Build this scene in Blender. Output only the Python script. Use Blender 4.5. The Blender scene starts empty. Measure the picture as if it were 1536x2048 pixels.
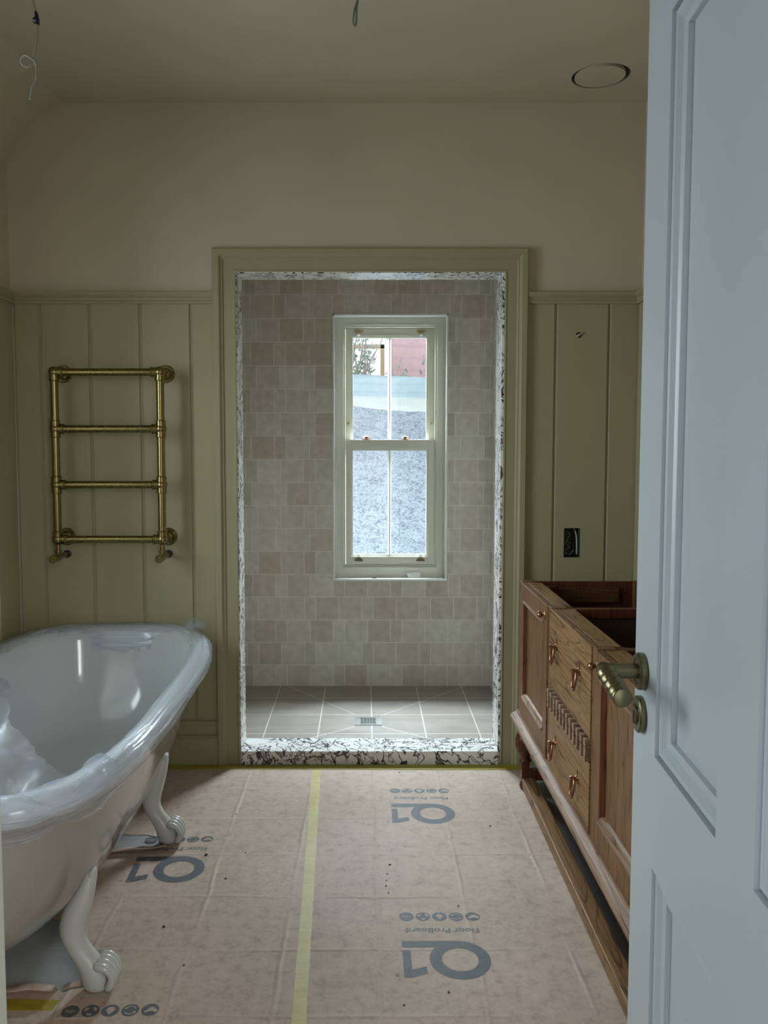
import bpy, bmesh, math, random
from mathutils import Vector, Matrix, noise
random.seed(7)
S = bpy.context.scene
COL = S.collection
PI = math.pi

# ------------------------------------------------------------------ camera
F, CX, CY, HC = 1645.0, 730.0, 989.0, 1.45
PITCH = math.atan(109 / 1645)
cd = bpy.data.cameras.new('camera'); cam = bpy.data.objects.new('camera', cd); COL.objects.link(cam)
cam.location = (0, 0, HC); cam.rotation_euler = (PI / 2 - PITCH, 0, 0)
cd.sensor_fit = 'AUTO'; cd.sensor_width = 36; cd.lens = F / 2048 * 36
cd.shift_x = (768 - CX) / 2048; cd.shift_y = (CY - 1024) / 2048
cd.clip_start = 0.02
S.camera = cam

# ------------------------------------------------------------------ light
S.view_settings.view_transform = 'Standard'; S.view_settings.look = 'None'
S.view_settings.gamma = 1; S.view_settings.use_curve_mapping = False
S.view_settings.exposure = 0.8
W = bpy.data.worlds.new('world'); S.world = W; W.use_nodes = True
W.node_tree.nodes['Background'].inputs[0].default_value = (0.93, 0.97, 1.0, 1)
W.node_tree.nodes['Background'].inputs[1].default_value = 0.85


def area(name, loc, target, sx, sy, power, color):
    l = bpy.data.lights.new(name, 'AREA'); l.shape = 'RECTANGLE'; l.size = sx; l.size_y = sy
    l.energy = power; l.color = color
    o = bpy.data.objects.new(name, l); COL.objects.link(o); o.location = loc
    o.rotation_euler = (Vector(target) - Vector(loc)).to_track_quat('-Z', 'Y').to_euler()
    return o


area('sky_over_bank', (0.1, 6.6, 3.75), (0.1, 4.9, 3.75), 4.4, 2.4, 2150, (0.80, 0.91, 1.0))
area('left_side_fill', (-2.5, 2.1, 1.85), (-1.5, 2.15, 1.75), 1.9, 1.7, 66, (0.90, 0.96, 1.0))  # added lamp outside the unseen left window, side fill for door and bath
area('hall_fill', (1.45, -1.3, 2.1), (-0.05, 1.0, 1.7), 1.3, 1.4, 40, (1.0, 0.98, 0.95))  # added fill lamp out of view behind the camera


# ------------------------------------------------------------------ node helpers
class N:
    """tiny wrapper so shader maths reads like maths"""
    def __init__(s, nt, sock): s.nt = nt; s.s = sock

    def m(s, op, *a):
        n = s.nt.nodes.new('ShaderNodeMath'); n.operation = op
        for i, v in enumerate((s,) + a):
            if isinstance(v, N): s.nt.links.new(v.s, n.inputs[i])
            else: n.inputs[i].default_value = v
        return N(s.nt, n.outputs[0])
    def __add__(s, o): return s.m('ADD', o)
    def __sub__(s, o): return s.m('SUBTRACT', o)
    def __mul__(s, o): return s.m('MULTIPLY', o)
    def __truediv__(s, o): return s.m('DIVIDE', o)
    def floor(s): return s.m('FLOOR')
    def frac(s): return s.m('FRACT')
    def abs(s): return s.m('ABSOLUTE')
    def lt(s, o): return s.m('LESS_THAN', o)
    def gt(s, o): return s.m('GREATER_THAN', o)
    def max(s, o): return s.m('MAXIMUM', o)
    def min(s, o): return s.m('MINIMUM', o)


class Mat:
    def __init__(s, name, base=(.5, .5, .5), rough=.5, metal=0, coat=0, spec=.5):
        s.m = bpy.data.materials.new(name); s.m.use_nodes = True; s.nt = s.m.node_tree
        s.b = s.nt.nodes['Principled BSDF']
        s.b.inputs['Base Color'].default_value = (*base, 1); s.b.inputs['Roughness'].default_value = rough
        s.b.inputs['Metallic'].default_value = metal; s.b.inputs['Coat Weight'].default_value = coat
        s.b.inputs['Specular IOR Level'].default_value = spec
        s.tc = None
    def node(s, t, **k):
        n = s.nt.nodes.new(t)
        for a, v in k.items(): setattr(n, a, v)
        return n
    def link(s, a, b): s.nt.links.new(a.s if isinstance(a, N) else a, b)
    def co(s, scale=(1, 1, 1), rot=(0, 0, 0)):
        if not s.tc: s.tc = s.node('ShaderNodeTexCoord')
        mp = s.node('ShaderNodeMapping'); mp.inputs['Scale'].default_value = scale; mp.inputs['Rotation'].default_value = rot
        s.link(s.tc.outputs['Object'], mp.inputs[0]); return mp.outputs[0]
    def xyz(s):
        sp = s.node('ShaderNodeSeparateXYZ'); s.link(s.co(), sp.inputs[0])
        return [N(s.nt, o) for o in sp.outputs]
    def comb(s, x, y, z=0.0):
        c = s.node('ShaderNodeCombineXYZ')
        for i, v in enumerate((x, y, z)):
            if isinstance(v, N): s.link(v, c.inputs[i])
            else: c.inputs[i].default_value = v
        return c.outputs[0]
    def noise(s, vec, scale, detail=3, rough=.5, dist=0):
        n = s.node('ShaderNodeTexNoise'); s.link(vec, n.inputs['Vector'])
        n.inputs['Scale'].default_value = scale; n.inputs['Detail'].default_value = detail
        n.inputs['Roughness'].default_value = rough; n.inputs['Distortion'].default_value = dist
        return N(s.nt, n.outputs[0])
    def white(s, vec):
        n = s.node('ShaderNodeTexWhiteNoise'); n.noise_dimensions = '3D'; s.link(vec, n.inputs['Vector']); return N(s.nt, n.outputs[0])
    def ramp(s, f, stops):
        r = s.node('ShaderNodeValToRGB'); s.link(f, r.inputs[0]); e = r.color_ramp.elements
        while len(e) < len(stops): e.new(.5)
        for i, (p, c) in enumerate(stops):
            e[i].position = p; e[i].color = (*c, 1) if len(c) == 3 else c
        return r.outputs[0]
    def mix(s, f, a, b, mode='MIX'):
        n = s.node('ShaderNodeMix', data_type='RGBA', blend_type=mode)
        for v, i in ((f, n.inputs[0]), (a, n.inputs[6]), (b, n.inputs[7])):
            if isinstance(v, (N,)) : s.link(v, i)
            elif isinstance(v, bpy.types.NodeSocket): s.link(v, i)
            elif isinstance(v, tuple): i.default_value = (*v, 1)
            else: i.default_value = v
        return n.outputs[2]
    def color(s, v): s.link(v, s.b.inputs['Base Color']); return s
    def roughness(s, v): s.link(v, s.b.inputs['Roughness']); return s
    def bump(s, h, strength=.3, dist=.01):
        n = s.node('ShaderNodeBump'); n.inputs['Strength'].default_value = strength; n.inputs['Distance'].default_value = dist
        s.link(h, n.inputs['Height']); s.link(n.outputs[0], s.b.inputs['Normal']); return s


def paint(name, base, rough=.5, var=.04, bump=.05):
    m = Mat(name, base, rough)
    n = m.noise(m.co(), 3.0, 4)
    m.color(m.ramp(n, [(.3, tuple(c * (1 - var) for c in base)), (.7, tuple(c * (1 + var) for c in base))]))
    m.bump(m.noise(m.co(), 160, 2), bump, .002)
    return m.m


def wood(name, axis, light, dark, rough=.45, fine=1.0):
    m = Mat(name, light, rough, 0, 0, .22)
    sc = [9, 9, 9]; sc[axis] = .9
    sf = [150, 150, 150]; sf[axis] = 4
    big = m.noise(m.co(tuple(sc)), 1.0, 2, .5, .3)
    rings = (big * 13.0).frac()
    rings = (rings - .5).abs() * 2
    fine_n = m.noise(m.co(tuple(sf)), 1.0, 3, .6)
    broad = m.noise(m.co(), 2.5, 2)
    mid = tuple(a * .62 + b * .38 for a, b in zip(light, dark))
    c1 = m.ramp(rings, [(0.0, dark), (.10, mid), (.30, light), (.9, light), (1.0, mid)])
    c2 = m.mix(m.noise(m.co(tuple(sf)), 1.0, 3, .6), dark, (1, 1, 1))
    f = m.ramp(fine_n, [(.36, (.45, .42, .40)), (.55, (1, 1, 1))])
    c3 = m.mix(.75, c1, f, 'MULTIPLY')
    c4 = m.mix(.5, c3, m.ramp(broad, [(.3, (.75, .72, .70)), (.7, (1.1, 1.1, 1.1))]), 'MULTIPLY')
    m.color(c4)
    m.bump(fine_n, .15, .001)
    return m.m


M = {}
M['plaster'] = paint('warm_white_plaster', (.53, .465, .35), .7, .03, .08)
M['sage'] = paint('sage_panel_paint', (.36, .335, .20), .42, .03, .04)
M['sage_trim'] = paint('sage_trim_paint', (.35, .325, .195), .35, .03, .03)
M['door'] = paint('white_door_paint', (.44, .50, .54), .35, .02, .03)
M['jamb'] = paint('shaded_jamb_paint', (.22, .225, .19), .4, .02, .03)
M['window_paint'] = paint('cream_window_paint', (.70, .70, .60), .35, .02, .03)
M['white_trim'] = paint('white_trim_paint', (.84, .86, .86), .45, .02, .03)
M['dark'] = Mat('dark_void', (.012, .011, .01), .8).m
M['inside'] = Mat('dark_inside_and_gaps', (.05, .022, .014), .7).m
M['metal_dark'] = Mat('dull_box_metal', (.055, .07, .06), .5, .4).m
M['cable'] = Mat('white_cable', (.42, .41, .36), .5).m
M['cable_grey'] = Mat('grey_cable', (.25, .25, .21), .5).m
M['tape_dark'] = Mat('dark_blue_tape', (.004, .008, .03), .4).m
M['steel'] = Mat('brushed_steel', (.5, .5, .48), .3, 1).m
M['black_rubber'] = Mat('black_pipe_end', (.01, .01, .01), .5).m
M['plastic_white'] = Mat('white_plastic', (.75, .75, .72), .4).m
M['oak_z'] = wood('oak_upright', 2, (.22, .113, .048), (.07, .031, .013))
M['oak_y'] = wood('oak_lengthwise', 1, (.30, .172, .073), (.095, .045, .019))
M['oak_x'] = wood('oak_crosswise', 0, (.13, .06, .025), (.05, .02, .008))
M['oak_dark'] = wood('oak_dark_turned', 2, (.12, .042, .02), (.05, .018, .009), .3)
M['oak_red'] = wood('oak_reddish', 2, (.12, .036, .018), (.05, .016, .01), .4)
M['oak_pink'] = wood('oak_raw_end', 1, (.33, .215, .145), (.12, .068, .04), .5)


def brass(name, base, rough, wear=.2):
    m = Mat(name, base, rough, 1)
    n = m.noise(m.co(), 60, 3)
    m.color(m.ramp(n, [(.3, tuple(c * (1 - .3 * wear) for c in base)), (.7, base)]))
    m.roughness(m.noise(m.co((90, 90, 12)), 1, 2) * .1 + (rough - .05))
    return m.m


M['brass'] = brass('aged_brass', (.27, .215, .085), .28)
M['bronze'] = brass('dull_bronze', (.20, .18, .10), .36)
M['copper'] = brass('copper_bronze', (.36, .19, .11), .28)
M['brass_bright'] = brass('bright_brass', (.62, .52, .27), .3)


def enamel():
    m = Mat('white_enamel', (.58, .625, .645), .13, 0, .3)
    m.roughness(m.noise(m.co(), 8, 2) * .06 + .09)
    m.bump(m.noise(m.co(), 5, 2), .04, .01)
    return m.m


M['enamel'] = enamel()
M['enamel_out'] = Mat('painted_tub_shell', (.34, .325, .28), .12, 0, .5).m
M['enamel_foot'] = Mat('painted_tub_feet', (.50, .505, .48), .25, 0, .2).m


def film(uv):
    m = Mat('clear_plastic_film', (.66, .72, .80), .16, 0, 0, .9)
    tr = m.node('ShaderNodeBsdfTransparent'); tr.inputs[0].default_value = (.97, .98, 1, 1)
    mx = m.node('ShaderNodeMixShader')
    if uv:
        mp = m.node('ShaderNodeMapping'); t_ = m.node('ShaderNodeTexCoord'); m.link(t_.outputs['UV'], mp.inputs[0])
        mp.inputs['Scale'].default_value = (1.7, 26, 1); vec = mp.outputs[0]
    else:
        vec = m.co((5, 5, 5))
    n = m.noise(vec, 1.3, 4, .55, .5)
    f = m.ramp(n, [(.36, (.22, .22, .22)), (.52, (.34, .34, .34)), (.66, (.72, .72, .72))] if uv else [(.36, (.10, .10, .10)), (.52, (.20, .20, .20)), (.66, (.55, .55, .55))])
    m.link(f, mx.inputs[0]); m.link(tr.outputs[0], mx.inputs[1]); m.link(m.b.outputs[0], mx.inputs[2])
    out = m.nt.nodes['Material Output']; m.link(mx.outputs[0], out.inputs[0])
    m.bump(m.noise(vec, 2.0, 3, .5, .6), .8 if uv else .45, .012)
    return m.m


M['film'] = film(False)
M['film_rim'] = film(True)


def marble():
    m = Mat('viola_marble', (.8, .8, .8), .25, 0, .2)
    rot = m.co((1.0, 1.0, 1.0), (.3, .6, .5))
    def vein(scale, width, off):
        n = m.noise(m.co((1, 1.3, 1.1), (off, .5, off * .7)), scale, 3, .5, 1.6)
        return ((n - .5).abs() / width).min(1.0)
    patch = m.noise(m.co((1, 1, 1), (0, 0, 1)), 4.5, 2)
    v1 = vein(7, .020, .4); v2 = vein(16, .036, 1.3); v3 = vein(3.5, .014, 2.2)
    gate = N(m.nt, m.ramp(patch, [(.46, (1, 1, 1)), (.60, (0, 0, 0))]))
    t = v1.min(v3).min(v2.max(gate))
    c = m.ramp(t, [(0, (.025, .018, .03)), (.35, (.07, .06, .075)), (.75, (.42, .41, .42)), (1, (.86, .86, .84))])
    m.color(c)
    return m.m


M['marble'] = marble()


def zellige(name, haxis):
    """square wall tiles in the run full-full-half, every other row shifted by half a run"""
    m = Mat(name, (.4, .38, .35), .28, 0, .15)
    x, y, z = m.xyz()
    h = (x if haxis == 0 else y)
    wob = m.noise(m.co(), 9, 2) * .006
    P = .344
    rz = (z * -1 + 2.295 + wob) / .1374
    row = rz.floor(); fz = rz.frac()
    sh = (row / 2).frac().gt(.25)
    u = (h + wob + .532 + P * 10) / P - sh * .5
    cell = u.floor(); fu = u.frac()
    # joints at 0, .2, .6 of the run (half, full, full)
    def near(v): return ((fu - v).abs()).lt(.0062)
    g = near(0.0).max(near(.2)).max(near(.6)).max(near(1.0))
    gz = (fz.lt(.014)).max(fz.gt(.986))
    gr = g.max(gz)
    idx = fu.gt(.2) + fu.gt(.6)
    r = m.white(m.comb(cell, row, idx))
    r2 = m.white(m.comb(row, cell, idx + 7))
    tile = m.ramp(r, [(0, (.50, .455, .39)), (.35, (.55, .51, .45)), (.7, (.585, .555, .50)), (1, (.62, .60, .55))])
    cloud = m.ramp(m.noise(m.co(), 22, 3), [(.35, (.90, .89, .88)), (.65, (1.06, 1.06, 1.06))])
    tile = m.mix(1.0, tile, cloud, 'MULTIPLY')
    m.color(m.mix(gr, tile, (.74, .71, .64)))
    m.roughness(r2 * .18 + .16)
    nn = m.noise(m.co(), 26, 3)
    m.bump(nn * .5 - gr * .9 + r * .3, .35, .003)
    return m.m


M['zellige_x'] = zellige('zellige_wall_tiles', 0)
M['zellige_y'] = zellige('zellige_side_tiles', 1)


def shower_floor_mat():
    m = Mat('shower_floor_stone', (.3, .28, .25), .42)
    x, y, z = m.xyz()
    fx = ((x - .035 + 2.72) / .272).frac(); fy = ((y - 4.065) / .288 + 5).frac()
    w = .011
    g = fx.lt(w).max(fx.gt(1 - w)).max(fy.lt(w * .8)).max(fy.gt(1 - w * .8))
    # mitre cuts running from the corners of the tray to the drain
    ax = x - .017
    dl = ((y - 4.27) - ax * -1.25).abs().lt(.0035) * ax.lt(-.07) * y.gt(4.30)
    dr = ((y - 4.27) - ax * 1.02).abs().lt(.0035) * ax.gt(.07) * y.gt(4.30)
    dfl = ((y - 4.22) - ax * .75).abs().lt(.0035) * ax.lt(-.07) * y.lt(4.2)
    dfr = ((y - 4.22) - ax * -.75).abs().lt(.0035) * ax.gt(.07) * y.lt(4.2)
    g = g.max(dl).max(dr).max(dfl).max(dfr)
    c = m.ramp(m.noise(m.co((1, 3, 1)), 4, 5, .6), [(.3, (.24, .212, .18)), (.7, (.32, .295, .262))])
    m.color(m.mix(g, c, (.60, .58, .54)))
    m.bump(m.noise(m.co(), 40, 3) - g, .2, .002)
    return m.m


M['shower_floor'] = shower_floor_mat()


def slate():
    m = Mat('grey_floor_tiles', (.16, .18, .19), .45)
    x, y, z = m.xyz()
    fx = ((x - .04 + 2.72) / .272).frac(); fy = ((y - 1.98 + 2.705) / .2705).frac()
    g = fx.lt(.008).max(fx.gt(.992)).max(fy.lt(.008)).max(fy.gt(.992))
    c = m.ramp(m.noise(m.co(), 6, 5, .6), [(.3, (.24, .265, .268)), (.7, (.38, .39, .38))])
    m.color(m.mix(g, c, (.33, .31, .27)))
    return m.m


M['slate'] = slate()


def kraft(name, tint=1.0):
    m = Mat(name, (.45, .36, .29), .62)
    x, y, z = m.xyz()
    wob = m.noise(m.co(), 1.8, 4, .6) * .05 - .025
    fx = (((x + wob) - .04 + 2.72 + .136) / .272).frac() - .5
    fy = (((y + wob) - 1.98 + 2.705 + .13525) / .2705).frac() - .5
    line = (fx.abs() * .272).min(fy.abs() * .2705)
    crease = m.ramp(line * 100, [(0.0, (1, 1, 1)), (.3, (.7, .7, .7)), (1.0, (0, 0, 0))])
    fade = m.ramp(m.noise(m.co(), 3.1, 3), [(.38, (.08, .08, .08)), (.62, (1, 1, 1))])
    crease_f = N(m.nt, crease) * N(m.nt, fade)
    dirt = m.noise(m.co(), 24, 9, .80)
    blot = m.noise(m.co(), 2.6, 4, .6)
    base = m.ramp(blot, [(.3, (.46 * tint, .345 * tint, .265 * tint)), (.7, (.55 * tint, .425 * tint, .345 * tint))])
    dm = m.ramp(dirt, [(.34, (.68, .65, .63)), (.50, (.95, .95, .95)), (.66, (1.08, 1.07, 1.06))])
    c = m.mix(1.0, base, dm, 'MULTIPLY')
    # scuffed dark smears in patches
    sm = m.noise(m.co((1, 2.2, 1), (0, 0, .5)), 16, 6, .75)
    pm = m.noise(m.co(), 3.7, 2)
    smear = N(m.nt, m.ramp(sm, [(.60, (0, 0, 0)), (.70, (1, 1, 1))])) * N(m.nt, m.ramp(pm, [(.5, (0, 0, 0)), (.62, (.55, .55, .55))]))
    c = m.mix(smear, c, (.16, .125, .10))
    c = m.mix(crease_f * .38, c, (.54, .46, .40))
    m.color(c)
    m.bump(crease_f * .9 + m.noise(m.co(), 5, 4, .6) * 1.5 + dirt * .25, .35, .008)
    return m.m


M['kraft'] = kraft('brown_floor_board_paper')
M['kraft_in'] = kraft('brown_paper_underside', .92)
M['ink'] = Mat('grey_blue_ink', (.105, .115, .12), .6)
_n = M['ink'].noise(M['ink'].co(), 60, 5, .7)
M['ink'].color(M['ink'].ramp(_n, [(.3, (.06, .07, .078)), (.72, (.12, .13, .135))])); M['ink'] = M['ink'].m


def tape(name, a, b):
    m = Mat(name, a, .5)
    m.color(m.ramp(m.noise(m.co((1, 4, 1)), 9, 5, .7), [(.3, b), (.65, a)]))
    m.bump(m.noise(m.co(), 70, 3), .3, .002)
    return m.m


M['tape'] = tape('yellow_masking_tape', (.56, .48, .15), (.44, .36, .14))
M['tape_olive'] = tape('yellow_tape_dirty', (.40, .33, .03), (.26, .21, .02))


def gravel():
    m = Mat('pale_gravel', (.3, .34, .4), .9)
    v = m.node('ShaderNodeTexVoronoi'); m.link(m.co(), v.inputs['Vector']); v.inputs['Scale'].default_value = 48
    big = m.noise(m.co(), 9, 6, .75)
    c = m.ramp(N(m.nt, v.outputs['Distance']) * .45 + big * .75, [(.38, (.40, .46, .52)), (.58, (.30, .355, .42)), (.78, (.15, .18, .24))])
    m.color(c)
    return m.m


M['gravel'] = gravel()
M['path'] = paint('pale_path', (.62, .68, .66), .9, .06)
M['stone'] = None


def stripes(name, a, b, scale):
    m = Mat(name, a, .8)
    x, y, z = m.xyz()
    w = m.noise(m.co(), 2, 3) * .05
    f = ((z + w + x * .02) * scale).frac()
    c = m.ramp(f, [(0, b), (.25, a), (.85, a), (1, b)])
    m.color(m.mix(.5, c, m.ramp(m.noise(m.co(), 8, 5, .7), [(.35, b), (.6, a)])))
    return m.m


M['stone'] = stripes('blue_grey_coursed_stone', (.42, .52, .60), (.32, .41, .49), 9)
M['red_boards'] = stripes('pink_red_boards', (.66, .46, .50), (.54, .35, .40), 5.5)
M['twig'] = Mat('pale_twigs', (.42, .38, .36), .8).m
M['leaf'] = Mat('grey_green_leaves', (.25, .36, .30), .7).m
M['timber'] = Mat('orange_timber', (.60, .42, .28), .7).m
g = Mat('window_glass', (1, 1, 1), .0)
gl = g.node('ShaderNodeBsdfGlossy'); gl.inputs['Roughness'].default_value = .02
tr = g.node('ShaderNodeBsdfTransparent'); tr.inputs[0].default_value = (.96, .985, .98, 1)
mx = g.node('ShaderNodeMixShader'); mx.inputs[0].default_value = .05
g.link(tr.outputs[0], mx.inputs[1]); g.link(gl.outputs[0], mx.inputs[2]); g.link(mx.outputs[0], g.nt.nodes['Material Output'].inputs[0])
M['glass'] = g.m


# ------------------------------------------------------------------ mesh helpers
class MB:
    def __init__(s): s.v = []; s.f = []
    def add(s, vs, fs):
        k = len(s.v); s.v += [tuple(v) for v in vs]; s.f += [tuple(i + k for i in f) for f in fs]; return s
    def box(s, x0, x1, y0, y1, z0, z1):
        if x0 > x1: x0, x1 = x1, x0
        if y0 > y1: y0, y1 = y1, y0
        if z0 > z1: z0, z1 = z1, z0
        vs = [(x, y, z) for x in (x0, x1) for y in (y0, y1) for z in (z0, z1)]
        return s.add(vs, [(0, 1, 3, 2), (4, 6, 7, 5), (0, 4, 5, 1), (2, 3, 7, 6), (0, 2, 6, 4), (1, 5, 7, 3)])
    def prism(s, poly, fn, d0, d1):
        """poly: list of 2-D points; fn(u, v, d) -> 3-D"""
        n = len(poly)
        vs = [fn(u, v, d0) for u, v in poly] + [fn(u, v, d1) for u, v in poly]
        fs = [tuple(range(n - 1, -1, -1)), tuple(range(n, 2 * n))] + [(i, (i + 1) % n, n + (i + 1) % n, n + i) for i in range(n)]
        return s.add(vs, fs)
    def rings(s, loops, closed=True, cap=True):
        n = len(loops[0]); vs = [p for l in loops for p in l]; fs = []
        for i in range(len(loops) - 1):
            for j in range(n if closed else n - 1):
                a = i * n + j; b = i * n + (j + 1) % n
                fs.append((a, b, b + n, a + n))
        if cap:
            fs.append(tuple(range(n - 1, -1, -1))); fs.append(tuple(range(len(vs) - n, len(vs))))
        return s.add(vs, fs)
    def tube(s, pts, r, n=12, cap=True, flat=None):
        pts = [Vector(p) for p in pts]; loops = []
        rs = r if isinstance(r, (list, tuple)) else [r] * len(pts)
        prev = None
        for i, p in enumerate(pts):
            t = (pts[min(i + 1, len(pts) - 1)] - pts[max(i - 1, 0)]).normalized()
            if prev is None:
                u = t.orthogonal().normalized()
            else:
                u = (prev - t * prev.dot(t)).normalized()
            prev = u; w = t.cross(u)
            loops.append([p + u * (math.cos(a) * rs[i]) + w * (math.sin(a) * rs[i]) for a in (2 * PI * k / n for k in range(n))])
        return s.rings(loops, True, cap)
    def lathe(s, prof, origin, axis='Z', n=28, cap=True):
        o = Vector(origin); loops = []
        for r, h in prof:
            l = []
            for k in range(n):
                a = 2 * PI * k / n; c, d = math.cos(a) * r, math.sin(a) * r
                v = {'Z': (c, d, h), 'X': (h, c, d), 'Y': (c, h, d)}[axis]
                l.append(o + Vector(v))
            loops.append(l)
        return s.rings(loops, True, cap)
    def build(s, name, mat, parent=None, smooth=False, bevel=0, seg=2, subsurf=0, auto=None):
        off = Vector((0, 0, 0))
        p = parent
        while p is not None: off += p.location; p = p.parent
        me = bpy.data.meshes.new(name)
        me.from_pydata([tuple(Vector(v) - off) for v in s.v], [], s.f)
        bm = bmesh.new(); bm.from_mesh(me); bmesh.ops.recalc_face_normals(bm, faces=bm.faces); bm.to_mesh(me); bm.free()
        me.materials.append(mat)
        o = bpy.data.objects.new(name, me); COL.objects.link(o)
        if parent: o.parent = parent
        if smooth:
            for f in me.polygons: f.use_smooth = True
        if auto:
            me.set_sharp_from_angle(angle=auto)
        if bevel:
            b = o.modifiers.new('bevel', 'BEVEL'); b.width = bevel; b.segments = seg; b.limit_method = 'ANGLE'; b.angle_limit = .6
            b.harden_normals = False
        if subsurf:
            q = o.modifiers.new('sub', 'SUBSURF'); q.levels = subsurf; q.render_levels = subsurf
        return o


def tag(o, label, cat=None, group=None, kind=None):
    if label: o['label'] = label
    if cat: o['category'] = cat
    if group: o['group'] = group
    if kind: o['kind'] = kind
    return o


def struct(o, label, cat): return tag(o, label, cat, None, 'structure')


def thing(name, loc, label, cat, group=None):
    o = bpy.data.objects.new(name, None); COL.objects.link(o); o.location = loc; o.empty_display_size = .1
    return tag(o, label, cat, group)


def cut(o, cutters):
    """real holes: boolean the cutters out of o and keep the plain mesh"""
    cs = []
    for c in cutters:
        co = c.build('cutter', M['dark']); cs.append(co)
        md = o.modifiers.new('cut', 'BOOLEAN'); md.object = co; md.operation = 'DIFFERENCE'; md.solver = 'EXACT'; md.use_self = False
    dg = bpy.context.evaluated_depsgraph_get(); dg.update()
    me = bpy.data.meshes.new_from_object(o.evaluated_get(dg))
    o.modifiers.clear(); o.data = me
    for c in cs: bpy.data.objects.remove(c)
    return o


def copy_tree(o, parent=None):
    c = o.copy(); COL.objects.link(c); c.parent = parent
    for ch in list(o.children): copy_tree(ch, c)
    return c


def arc(cx, cy, r, a0, a1, n): return [(cx + r * math.cos(a0 + (a1 - a0) * i / n), cy + r * math.sin(a0 + (a1 - a0) * i / n)) for i in range(n + 1)]


# ------------------------------------------------------------------ measured places
YW = 3.607            # face of the wainscot on the far wall
YP = 3.617            # plaster face above it
YT = 3.756            # far side of the opening's marble lining
XL, XR = -1.54, 1.20
ZC = 2.887
XO0, XO1, ZO = -.558, .604, 2.172   # opening inside the architrave
YF = .47              # near wall, inner face
YS = 4.872            # shower far wall
SX0, SX1 = -.82, .752
SZ0, SZ1 = -.03, 2.52

# ------------------------------------------------------------------ room shell
f = MB().box(XL - .1, XR + .1, -2.2, YT, -.12, 0).build('floor', M['slate'])
struct(f, 'grey square stone floor tiles showing under the washstand and bathtub', 'floor')
f = MB().box(SX0 - .1, SX1 + .1, YT, YS + .1, -.15, SZ0).build('floor_shower', M['shower_floor'])
struct(f, 'grey stone shower floor tiles with mitred joints to the drain', 'floor')
cut(f, [MB().box(-.052, .086, 4.186, 4.308, -.06, 0)])

c = MB()
c.prism([(XL - .02, 3.2), (XL - .02, ZC - .27), (XL + .03, ZC - .20), (XL + .10, ZC - .10), (XL + .17, ZC - .035), (XL + .24, ZC), (XR + .05, ZC), (XR + .05, 3.2)],
        lambda u, v, d: (u, d, v), YF - .1, YP + .1)
ceil = c.build('ceiling', M['plaster'])
RC = (.933, 3.357)
cutc = MB().lathe([(.113, -.02), (.113, .05)], (RC[0], RC[1], ZC), 'Z', 48)
cut(ceil, [cutc])
struct(ceil, 'cream plaster ceiling sloping down at the left wall', 'ceiling')

wb = MB()
wb.box(XL - .12, XO0 - .016, YP, YT, -.02, ZC + .1)
wb.box(XO1 + .016, XR + .12, YP, YT, -.02, ZC + .1)
wb.box(XO0 - .016, XO1 + .016, YP, YT, ZO + .016, ZC + .1)
wall_back = wb.build('wall_back', M['plaster'])
HOLE = (.929, 1.905); BOX = (.877, .949, .932, 1.063)
cut_hole = lambda: MB().lathe([(.0125, -.2), (.0125, .06)], (HOLE[0], YP, HOLE[1]), 'Y', 20)
cut_box = lambda: MB().box(BOX[0], BOX[1], YW - .1, YP + .055, BOX[2], BOX[3])
cut(wall_back, [MB().lathe([(.0125, -.2), (.0125, .05)], (HOLE[0], YP, HOLE[1]), 'Y', 20), cut_box()])
struct(wall_back, 'warm white plaster far wall around the shower opening', 'wall')
wl = MB()
LW = (1.55, 2.75, .95, 2.15)   # opening for the added left window, beyond the frame
wl.box(XL - .12, XL, YF - .1, LW[0], -.02, ZC + .1); wl.box(XL - .12, XL, LW[1], YP, -.02, ZC + .1)
wl.box(XL - .12, XL, LW[0], LW[1], -.02, LW[2]); wl.box(XL - .12, XL, LW[0], LW[1], LW[3], ZC + .1)
struct(wl.build('wall_left', M['plaster']), 'warm white plaster wall at the left behind the bathtub', 'wall')
struct(MB().box(XR, XR + .12, YF - .1, YP, -.02, ZC + .1).build('wall_right', M['plaster']), 'plaster wall at the right behind the washstand', 'wall')
wf = MB()
JX0, JX1 = -.2155, .44
wf.box(XL, JX0 - .03, YF - .1, YF, -.02, ZC + .1); wf.box(JX1 + .03, XR, YF - .1, YF, -.02, ZC + .1); wf.box(JX0 - .03, JX1 + .03, YF - .1, YF, 2.2, ZC + .1)
struct(wf.build('wall_front', M['plaster']), 'plaster wall with the doorway the room is seen through', 'wall')
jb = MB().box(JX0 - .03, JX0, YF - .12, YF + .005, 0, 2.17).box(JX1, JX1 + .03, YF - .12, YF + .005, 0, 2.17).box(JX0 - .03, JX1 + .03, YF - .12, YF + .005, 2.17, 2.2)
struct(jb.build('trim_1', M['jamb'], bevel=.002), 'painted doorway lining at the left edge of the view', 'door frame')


# wainscot boards: one object per wall, grooves between the boards
def boards(name, edges, plane, label):
    m = MB()
    for a, b in zip(edges[:-1], edges[1:]):
        e = .0035; a += .0004; b -= .0004
        if plane == 'back':
            poly = [(a, YP), (b, YP), (b, YW + .007), (b - e, YW + .007), (b - e - .004, YW), (a + e + .004, YW), (a + e, YW + .007), (a, YW + .007)]
            m.prism(poly, lambda u, v, d: (u, v, d), .19, 2.045)
        else:
            xs = XL + .015
            poly = [(XL, a), (XL, b), (xs - .007, b), (xs - .007, b - e), (xs, b - e - .004), (xs, a + e + .004), (xs - .007, a + e), (xs - .007, a)]
            if plane == 'right': poly = [(XR - (x - XL), y) for x, y in poly[::-1]]
            m.prism(poly, lambda u, v, d: (u, v, d), .19, LW[2] - .01 if plane == 'under window' else 2.045)
    return m.build(name, M['sage'])


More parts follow.
